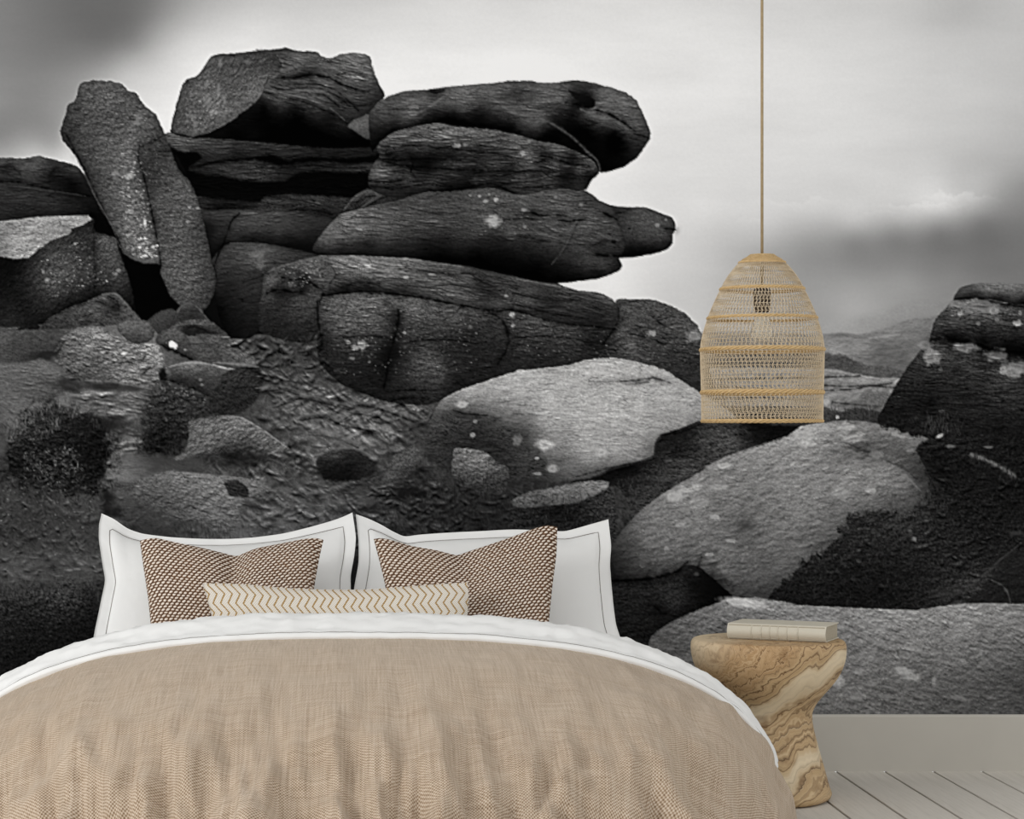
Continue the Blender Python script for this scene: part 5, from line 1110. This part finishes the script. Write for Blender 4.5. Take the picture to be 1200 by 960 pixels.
# ------------------------------------------------------------------ pillows and cushions
def resample(pts, n):
    p = smooth_pts(pts, False, 6); d = np.concatenate([[0], np.cumsum(np.hypot(*np.diff(p, axis=0).T))])
    t = np.linspace(0, d[-1], n)
    return np.stack([np.interp(t, d, p[:, 0]), np.interp(t, d, p[:, 1])], 1)
def cushion(name, top, right, bottom, left, yb, yt, thick, mat, flange=0.0, crease=0.0, nu=90, nv=64, seed=0, px=2.2, sag=0.0, wr=0.0):
    """a stuffed case: outline in frame units (turned to metres at its own depth), leaning from depth yb (foot) to yt (top), puffed to both sides"""
    T, B = resample(top, nu), resample(bottom, nu); L, R = resample(left, nv), resample(right, nv)
    u = np.linspace(0, 1, nu)[None, :, None]; v = np.linspace(0, 1, nv)[:, None, None]
    C = (1 - v) * T[None] + v * B[None] + (1 - u) * L[:, None] + u * R[:, None] - ((1 - u) * (1 - v) * T[0] + u * (1 - v) * T[-1] + (1 - u) * v * B[0] + u * v * B[-1])
    u2, v2 = u[..., 0] + 0 * v[..., 0], v[..., 0] + 0 * u[..., 0]
    D = yt + (yb - yt) * v2
    f = flange
    fu = np.clip((u2 - f) / (1 - 2 * f), 0, 1); fv = np.clip((v2 - f * 1.6) / (1 - 3.2 * f), 0, 1)
    pu = 1 - np.abs(2 * fu - 1) ** px; pv = 1 - np.abs(2 * fv - 1) ** px
    h = (pu * pv) ** 0.55
    if crease:
        h = h * (1 - crease * np.exp(-((u2 - 0.52) / 0.07) ** 2) * np.clip(1 - v2 / 0.75, 0, 1))
    X = wx(C[..., 0], D); Z = wz(C[..., 1], D)
    # where a lean runs, the body bulges square to its plane
    lean = math.atan2(yt - yb, 0.40)
    ny, nz = -math.cos(lean), math.sin(lean)
    w = wr * (fbm(u2 * 9, v2 * 3, 3, seed + 70) * 0.6 + 0.5 * fbm((u2 + v2) * 7, (u2 - v2) * 2.5, 2, seed + 75)) * np.clip(h * 3, 0, 1)
    edge = 0.0015
    hf = edge + thick * 0.5 * h + w; hb = edge + thick * 0.5 * h
    if f:
        rip = 0.006 * fbm(u2 * 6, v2 * 6, 3, seed + 80) * (h < 0.02)
        Doff = rip
    else: Doff = 0
    F = np.stack([X, D + ny * hf + Doff, Z + nz * hf], -1); K = np.stack([X, D - ny * hb + Doff, Z - nz * hb], -1)
    n = nu * nv
    V = np.concatenate([F.reshape(-1, 3), K.reshape(-1, 3)])
    fa = [q[::-1] for q in grid_faces(nu, nv)] + [tuple(i + n for i in q) for q in grid_faces(nu, nv)]
    rim = [j * nu for j in range(nv)] + [(nv - 1) * nu + i for i in range(1, nu)] + [j * nu + nu - 1 for j in range(nv - 2, -1, -1)] + [i for i in range(nu - 2, 0, -1)]
    for a, b in zip(rim, rim[1:] + rim[:1]): fa.append((a, b, b + n, a + n))
    wd = abs(X[nv // 2, -1] - X[nv // 2, 0]); ht = np.linalg.norm([yt - yb, Z[0, nu // 2] - Z[-1, nu // 2]])
    uvf = np.stack([u2 * wd, (1 - v2) * ht], -1).reshape(-1, 2)
    # cloth that bulges keeps its length: spread the pattern by the surface distance
    UV = np.concatenate([uvf, uvf])
    o = mesh_obj(name, V, fa, mat, None, True, UV)
    o['_f'] = 0; del o['_f']
    return o, F, u2, v2
wp1, F1, u1, v1 = cushion('pillow',
    [(119,602),(134,609),(150,620),(168,626),(200,630),(240,632),(270,632),(300,630),(330,626),(360,619),(388,611),(402,606),(413,601)],
    [(413,601),(417,630),(415,652),(411,676),(412,706),(420,750)], [(107,762),(180,764),(300,764),(420,760)],
    [(119,602),(116,616),(116,634),(119,655),(123,680),(118,706),(112,735),(107,762)], 6.55, 6.90, 0.13, M_white, 0.045, seed=1, wr=0.003)
tag(wp1, 'white pillow with grey stitched border behind the evenly dented knitted cushion', 'pillow', 'bed pillows')
wp2, F2, u2_, v2_ = cushion('pillow',
    [(417,603),(431,608),(446,615),(460,623),(474,629),(492,627),(520,625),(560,623),(600,621),(640,622),(662,623),(688,616),(713,609)],
    [(713,609),(716,640),(715,664),(718,700),(722,732),(731,760)], [(414,760),(520,764),(640,764),(731,760)],
    [(417,603),(420,634),(420,660),(415,690),(414,720),(414,760)], 6.55, 6.90, 0.13, M_white, 0.045, seed=2, wr=0.003)
tag(wp2, 'white pillow with grey stitched border behind the knitted cushion with a tall corner', 'pillow', 'bed pillows')
def stitch(o, F, fl):
    nv, nu, _ = F.shape
    i0 = int(round(fl * (nu - 1))); i1 = nu - 1 - i0; j0 = int(round(fl * 1.6 * (nv - 1)))
    j1 = nv - 1 - j0
    path = [F[j, i0] for j in range(j1, j0, -1)] + [F[j0, i] for i in range(i0, i1)] + [F[j, i1] for j in range(j0, j1)]
    path = [tuple(np.array(p) + np.array([0, -0.0012, 0.0006])) for p in path[::2]]
    t = tube(path, 0.0011, 4)
    s_ = mesh_obj('stitching', t[0], t[1], M_stitch, o); s_['label'] = 'thin grey stitched line inside the border'
stitch(wp1, F1, .045); stitch(wp2, F2, .045)
k1, *_ = cushion('knitted_cushion',
    [(164,634),(172,632),(184,631),(206,636),(235,642),(260,648),(277,652),(292,646),(305,642),(330,637),(356,632),(370,631),(379,633)],
    [(379,633),(374,655),(368,690),(362,750)], [(179,758),(240,764),(310,764),(362,756)], [(164,634),(168,664),(174,705),(179,758)], 6.37, 6.58, 0.12, M_knit, 0, 0.55, seed=3, px=2.0)
tag(k1, 'brown and cream knitted cushion with evenly dented top, farther from the wooden stool', 'cushion', 'knitted cushions')
k2, *_ = cushion('knitted_cushion',
    [(438,632),(446,631),(458,633),(482,640),(510,645),(534,651),(548,647),(575,638),(604,628),(628,619),(642,616),(653,618)],
    [(653,618),(652,650),(647,690),(641,752)], [(458,756),(520,764),(580,764),(641,756)], [(438,632),(444,655),(452,690),(458,756)], 6.37, 6.58, 0.12, M_knit, 0, 0.45, seed=4, px=2.0)
tag(k2, 'brown and cream knitted cushion with one tall corner, nearer the wooden stool', 'cushion', 'knitted cushions')
lb, *_ = cushion('bolster_cushion',
    [(237,684),(262,684),(288,685),(330,689),(380,691),(430,691),(470,688),(510,685),(548,683)],
    [(548,683),(549,700),(548,720),(545,748)], [(252,752),(330,756),(450,754),(545,748)], [(237,684),(242,700),(248,722),(252,752)], 6.235, 6.31, 0.10, M_zig, 0, 0, nv=40, seed=5, px=2.6)
tag(lb, 'long low bolster cushion in ecru with thin ochre zigzag lines', 'cushion')

# ------------------------------------------------------------------ carved wooden stool
SY, SX = 6.45, wx(899, 6.45)
def wood_mat():
    m = Mat('carved_root_wood'); m.set(0.55, 0.25)
    tc = m.n('ShaderNodeTexCoord')
    sep = m.n('ShaderNodeSeparateXYZ'); m.l(tc.outputs['Object'], sep.inputs[0])
    w1 = m.noise(tc.outputs['Object'], 4.5, 4, 0.55, 0.4); w2 = m.noise(tc.outputs['Object'], 16, 4, 0.6, 0.8)
    q = m.math('ADD', m.math('ADD', m.math('MULTIPLY', sep.outputs['X'], -0.607), m.math('MULTIPLY', sep.outputs['Z'], 0.795)), m.math('MULTIPLY', sep.outputs['Y'], 0.25))
    qw = m.math('ADD', q, m.math('MULTIPLY_ADD', w1.outputs['Fac'], 0.20, -0.10 + 0.06))
    # busy burr between the two pale bands
    busy = m.ramp(qw, [(0.30, (0, 0, 0, 1)), (0.36, (1, 1, 1, 1)), (0.50, (1, 1, 1, 1)), (0.58, (0.15, 0.15, 0.15, 1))])
    qq = m.math('ADD', qw, m.math('MULTIPLY', m.math('MULTIPLY_ADD', w2.outputs['Fac'], 1.0, -0.5), m.math('MULTIPLY_ADD', busy, 0.11, 0.018)))
    fine = m.noise(None, 1, 3, 0.6); cb = m.n('ShaderNodeCombineXYZ')
    m.l(m.math('MULTIPLY', qq, 130), cb.inputs[0]); m.l(fine.inputs['Vector'].links[0].from_socket if fine.inputs['Vector'].is_linked else cb.outputs[0], fine.inputs['Vector'])
    grain = fine.outputs['Fac']
    vv = m.math('MULTIPLY', qq, 46)
    wn = m.n('ShaderNodeTexWhiteNoise', noise_dimensions='1D'); m.l(m.math('FLOOR', vv), wn.inputs['W'])
    fr = m.math('FRACT', vv)
    lines = m.math('MULTIPLY', m.ramp(fr, [(0.0, (1, 1, 1, 1)), (0.12, (0.65, 0.65, 0.65, 1)), (0.30, (0.12, 0.12, 0.12, 1)), (0.55, (0, 0, 0, 1)), (0.97, (0.2, 0.2, 0.2, 1)), (1.0, (1, 1, 1, 1))]), m.math('POWER', wn.outputs['Value'], 0.55))
    c = m.ramp(grain, [(0.28, rgb(154, 122, 84)), (0.5, rgb(196, 168, 128)), (0.72, rgb(220, 198, 162))])
    pale1 = m.ramp(m.math('ABSOLUTE', m.math('SUBTRACT', qw, 0.255)), [(0.0, (1, 1, 1, 1)), (0.016, (0.9, 0.9, 0.9, 1)), (0.034, (0, 0, 0, 1))])
    pale2 = m.ramp(m.math('ABSOLUTE', m.math('SUBTRACT', qw, 0.075)), [(0.0, (1, 1, 1, 1)), (0.012, (0.8, 0.8, 0.8, 1)), (0.03, (0, 0, 0, 1))])
    pale3 = m.ramp(qw, [(0.47, (0, 0, 0, 1)), (0.53, (0.8, 0.8, 0.8, 1))])
    pale = m.math('MAXIMUM', m.math('MAXIMUM', pale1, pale2), pale3)
    c = m.mix(m.math('MULTIPLY', pale, 0.85), c, rgb(230, 214, 184))
    c = m.mix(m.math('MULTIPLY', busy, 0.35), c, rgb(150, 108, 64))
    c = m.mix(m.math('MULTIPLY', m.math('MULTIPLY', lines, m.math('SUBTRACT', 1.0, m.math('MULTIPLY', pale, 0.75))), 1.0), c, rgb(84, 54, 28))
    kn = m.noise(tc.outputs['Object'], 9, 2, 0.5, 1.5)
    c = m.mix(m.ramp(kn.outputs['Fac'], [(0.62, (0, 0, 0, 1)), (0.76, (0.6, 0.6, 0.6, 1))]), c, rgb(112, 76, 40))
    m.base(c); m.bump(m.math('SUBTRACT', grain, lines), 0.18, 0.003)
    return m.m
M_wood = wood_mat()
k = SY / PX
prof = [(0.0, 0.0), (60 * k, 0.0), (70 * k, 0.002), (74 * k, 0.010), (75 * k, 0.024)]
for y_, r_ in ((924, 72.5), (906, 68), (890, 63.5), (876, 59.5), (862, 55.5), (852, 53), (843, 51.3), (836, 51), (829, 52.5), (820, 57.5), (811, 65), (801, 73.5), (792, 80), (782, 85), (773, 88), (764, 89.6), (757, 89.8)):
    prof.append((r_ * k, (936 - y_) * k))
zt = 0.4905
prof += [(89 * k, zt - 0.010), (87.5 * k, zt - 0.004), (85 * k, zt - 0.001), (80 * k, zt), (40 * k, zt), (0.0, zt)]
seg = 96
V, F = [], []
for (r_, z_) in prof:
    for i in range(seg):
        a = 2 * math.pi * i / seg
        rr = r_ * (1 + 0.012 * math.sin(3 * a + 7 * z_) + 0.008 * math.sin(5 * a - 11 * z_ + 1))
        V.append((rr * math.cos(a), rr * math.sin(a), z_))
st_ = mesh_obj('wooden_stool', V, grid_faces(seg, len(prof), True), M_wood)
st_.location = (SX, SY, 0)
md = st_.modifiers.new('round', 'SUBSURF'); md.levels = 1; md.render_levels = 1
tag(st_, 'hourglass stool carved from one block of swirling brown root wood', 'stool')

# ------------------------------------------------------------------ book on the stool
M_cover = plain('cream_book_cloth', rgb(206, 200, 184), 0.8, 0.15, 0.15, 400)
def page_mat():
    m = Mat('page_edges'); m.set(0.9, 0.05)
    tc = m.n('ShaderNodeTexCoord'); sep = m.n('ShaderNodeSeparateXYZ'); m.l(tc.outputs['Object'], sep.inputs[0])
    w = m.math('SINE', m.math('MULTIPLY', sep.outputs['Z'], 2600))
    m.base(m.ramp(m.math('MULTIPLY_ADD', w, 0.5, 0.5), [(0.2, rgb(140, 132, 116)), (0.8, rgb(196, 188, 170))]))
    return m.m
book = empty('book', (wx(918, 6.44), 6.445, zt + 0.0005)); book.rotation_euler = (0, 0, math.radians(-26))
tag(book, 'thick cream clothbound book lying flat on the wooden stool', 'book')
BL, BD, BT = 0.302, 0.175, 0.048
hl, hd = BL / 2, BD / 2
# cover: two boards joined by a rounded spine (one wrap-round piece)
sec = []
n_ = 10
outer = [(hd, 0.0), (-hd + 0.012, 0.0)] + [(-hd + 0.012 - 0.014 * math.sin(math.pi * i / n_), BT * i / n_) for i in range(1, n_)] + [(-hd + 0.012, BT), (hd, BT)]
inner = [(hd, BT - 0.003), (-hd + 0.013, BT - 0.003)] + [(-hd + 0.015 - 0.014 * math.sin(math.pi * i / n_), 0.003 + (BT - 0.006) * i / n_) for i in range(n_ - 1, 0, -1)] + [(-hd + 0.013, 0.003), (hd, 0.003)]
sec = outer + inner
V = [(-hl, y, z) for y, z in sec] + [(hl, y, z) for y, z in sec]; n = len(sec)
F = [(i, (i + 1) % n, n + (i + 1) % n, n + i) for i in range(n)]
no = len(outer)
for side in (0, n):
    for i in range(no - 1):
        a, b, c_, d_ = i, i + 1, n - 2 - i, n - 1 - i
        f = (a + side, b + side, c_ + side, d_ + side)
        F.append(f if side else f[::-1])
cv = mesh_obj('cover', V, F, M_cover, book, False)
md = cv.modifiers.new('soft', 'BEVEL'); md.width = 0.0012; md.segments = 2; md.limit_method = 'ANGLE'
pg = bm_obj('page_block', box_bm(-hl + 0.004, hl - 0.004, -hd + 0.006, hd - 0.004, 0.0031, BT - 0.0031, 0.0008, 1), page_mat(), book)
pg['label'] = 'greyish page edges'
for t in (.25, .35, .435, .52, .61, .72):
    x = -hl + BL * t
    path = [(x, -hd + 0.012 - 0.0145 * math.sin(math.pi * i / 12), BT * i / 12) for i in range(1, 12)]
    tv_, tf_ = tube(path, 0.0018, 6)
    mesh_obj('spine_band', tv_, tf_, M_cover, book)

# ------------------------------------------------------------------ woven pendant lamp
LY = 6.30; LX = wx(893, LY); kk = LY / PX
ZB = wz(496, LY)
lamp = empty('pendant_lamp', (LX, LY, ZB)); tag(lamp, 'bell-shaped pendant lamp of open woven rattan on a long cord', 'pendant lamp')
LP = [(299, 14), (301, 17.5), (304, 22), (308, 26.5), (314, 32), (322, 38.5), (331, 44), (339, 48), (348, 52.5), (356, 56), (365, 60), (373, 63), (383, 66.2), (392, 68.6), (401, 70.4), (410, 71.2), (430, 70.8), (460, 70), (480, 69.8), (495, 69.6)]
lz = np.array([(496 - p[0]) * kk for p in LP]); lr = np.array([p[1] * kk for p in LP])
def lrad(z): return np.interp(z, lz[::-1], lr[::-1])
def strand_mat(name, c0, c1, rough=0.6):
    m = Mat(name); m.set(rough, 0.25)
    tc = m.n('ShaderNodeTexCoord'); nz = m.noise(tc.outputs['Object'], 90, 3)
    m.base(m.mix(nz.outputs['Fac'], c0, c1)); return m.m
M_cane = strand_mat('split_cane', rgb(200, 178, 142), rgb(238, 223, 198))
M_band = strand_mat('plaited_cane', rgb(178, 144, 94), rgb(222, 194, 146))
M_cord = strand_mat('cloth_cord', rgb(140, 120, 88), rgb(178, 158, 122))
M_sock = plain('bronze_socket', rgb(58, 44, 30), 0.4, 0.4)
zs = np.concatenate([np.linspace(lz[-1], lz[3], 64)])
weave = Join()
NS = 88; SR = 0.00092
for sgn, rad in ((1, 0.0006), (-1, -0.0006)):
    for i in range(NS):
        a0 = 2 * math.pi * (i + (0.5 if sgn < 0 else 0)) / NS
        path = []
        for q, z in enumerate(zs):
            a = a0 + sgn * 0.55 * (z - zs[0]) / (zs[-1] - zs[0]) + 0.010 * (1 if q % 2 else -1)
            r = lrad(z) + rad
            path.append((r * math.cos(a), r * math.sin(a), z))
        weave.add(tube(path, SR, 3))
for z in np.linspace(lz[-1] + 0.006, lz[3] - 0.003, 42):
    r = lrad(z); 
    path = [(r * math.cos(2 * math.pi * i / 90), r * math.sin(2 * math.pi * i / 90), z + 0.0006 * math.sin(i * math.pi / 2)) for i in range(90)]
    weave.add(tube(path, SR * 0.9, 3, True))
o = mesh_obj('woven_mesh', weave.V, weave.F, M_cane, lamp); o['kind'] = 'stuff'; o['label'] = 'open net of thin pale cane strands'
def braid(z, thick, name='band'):
    j = Join(); r = float(lrad(z)); nb = 150
    for ph in (0, 2.1, 4.2):
        path = []
        for i in range(nb):
            a = 2 * math.pi * i / nb; w = ph + i * 2 * math.pi / 7.5 * (nb // 7.5 * 7.5 / nb)
            w = ph + 2 * math.pi * 20 * i / nb
            path.append(((r + thick * 0.5 * math.cos(w)) * math.cos(a), (r + thick * 0.5 * math.cos(w)) * math.sin(a), z + thick * 0.75 * math.sin(w)))
        j.add(tube(path, thick * 0.62, 5, True))
    return mesh_obj(name, j.V, j.F, M_band, lamp)
for py_, th in ((339, .0044), (373, .0040), (410, .0048), (460, .0056), (493.5, .0042), (308, .0034)):
    braid((496 - py_) * kk, th)
# close collar at the top
j = Join()
for q in range(12):
    t = q / 11; z = lz[3] + (lz[0] - lz[3]) * t; r = float(np.interp(t, [0, .45, .7, 1], [lr[3], lr[2], lr[1], lr[0]]))
    j.add(tube([(r * math.cos(2 * math.pi * i / 60), r * math.sin(2 * math.pi * i / 60), z + 0.0009 * (1 if (i + q) % 2 else -1)) for i in range(60)], 0.0017, 4, True))
for q in range(7):
    r = lr[0] * (1 - q / 7.5); j.add(tube([(r * math.cos(2 * math.pi * i / 40), r * math.sin(2 * math.pi * i / 40), lz[0]) for i in range(40)], 0.0018, 4, True))
mesh_obj('collar', j.V, j.F, M_band, lamp)
for i in range(2):
    a = math.pi * i + math.atan2(LX, LY) * -1
    t = tube([((lrad(z) - 0.002) * math.cos(a), (lrad(z) - 0.002) * math.sin(a), z) for z in np.linspace(lz[-1], lz[3], 30)], 0.0016, 5)
    mesh_obj('rib', t[0], t[1], M_band, lamp)
CEIL = 3.45
t = tube([(0, 0, (496 - 338) * kk), (0, 0, 1.0), (0, 0, CEIL - ZB - 0.02)], 0.0042, 10)
mesh_obj('cord', t[0], t[1], M_cord, lamp)
V, F = lathe([(0.001, CEIL - ZB - 0.045), (0.012, CEIL - ZB - 0.043), (0.045, CEIL - ZB - 0.012), (0.05, CEIL - ZB), (0.001, CEIL - ZB)], 32)
mesh_obj('ceiling_rose', V, F, M_cord, lamp)
zsoc = lambda y: (496 - y) * kk
V, F = lathe([(0.002, zsoc(333)), (4 * kk, zsoc(334)), (8 * kk, zsoc(337)), (10 * kk, zsoc(341)), (10.2 * kk, zsoc(356)), (9 * kk, zsoc(363)), (7.4 * kk, zsoc(366)), (0.002, zsoc(366.5))], 28)
mesh_obj('socket', V, F, M_sock, lamp)
mb = Mat('bulb_glass'); mb.set(0.08, 0.5); mb.base(rgb(236, 232, 222)); mb.b.inputs['Transmission Weight'].default_value = 0.55; mb.b.inputs['IOR'].default_value = 1.2
bp = [(366.3, 6.2), (369, 6.6), (373, 7.6), (378, 10), (383, 12.2), (388, 13.4), (392, 13.4), (396, 11.6), (399, 8), (400.6, 3.5), (401, 0.3)]
V, F = lathe([(r_ * kk, zsoc(y_)) for y_, r_ in bp], 28)
mesh_obj('bulb', V, F, mb.m, lamp)
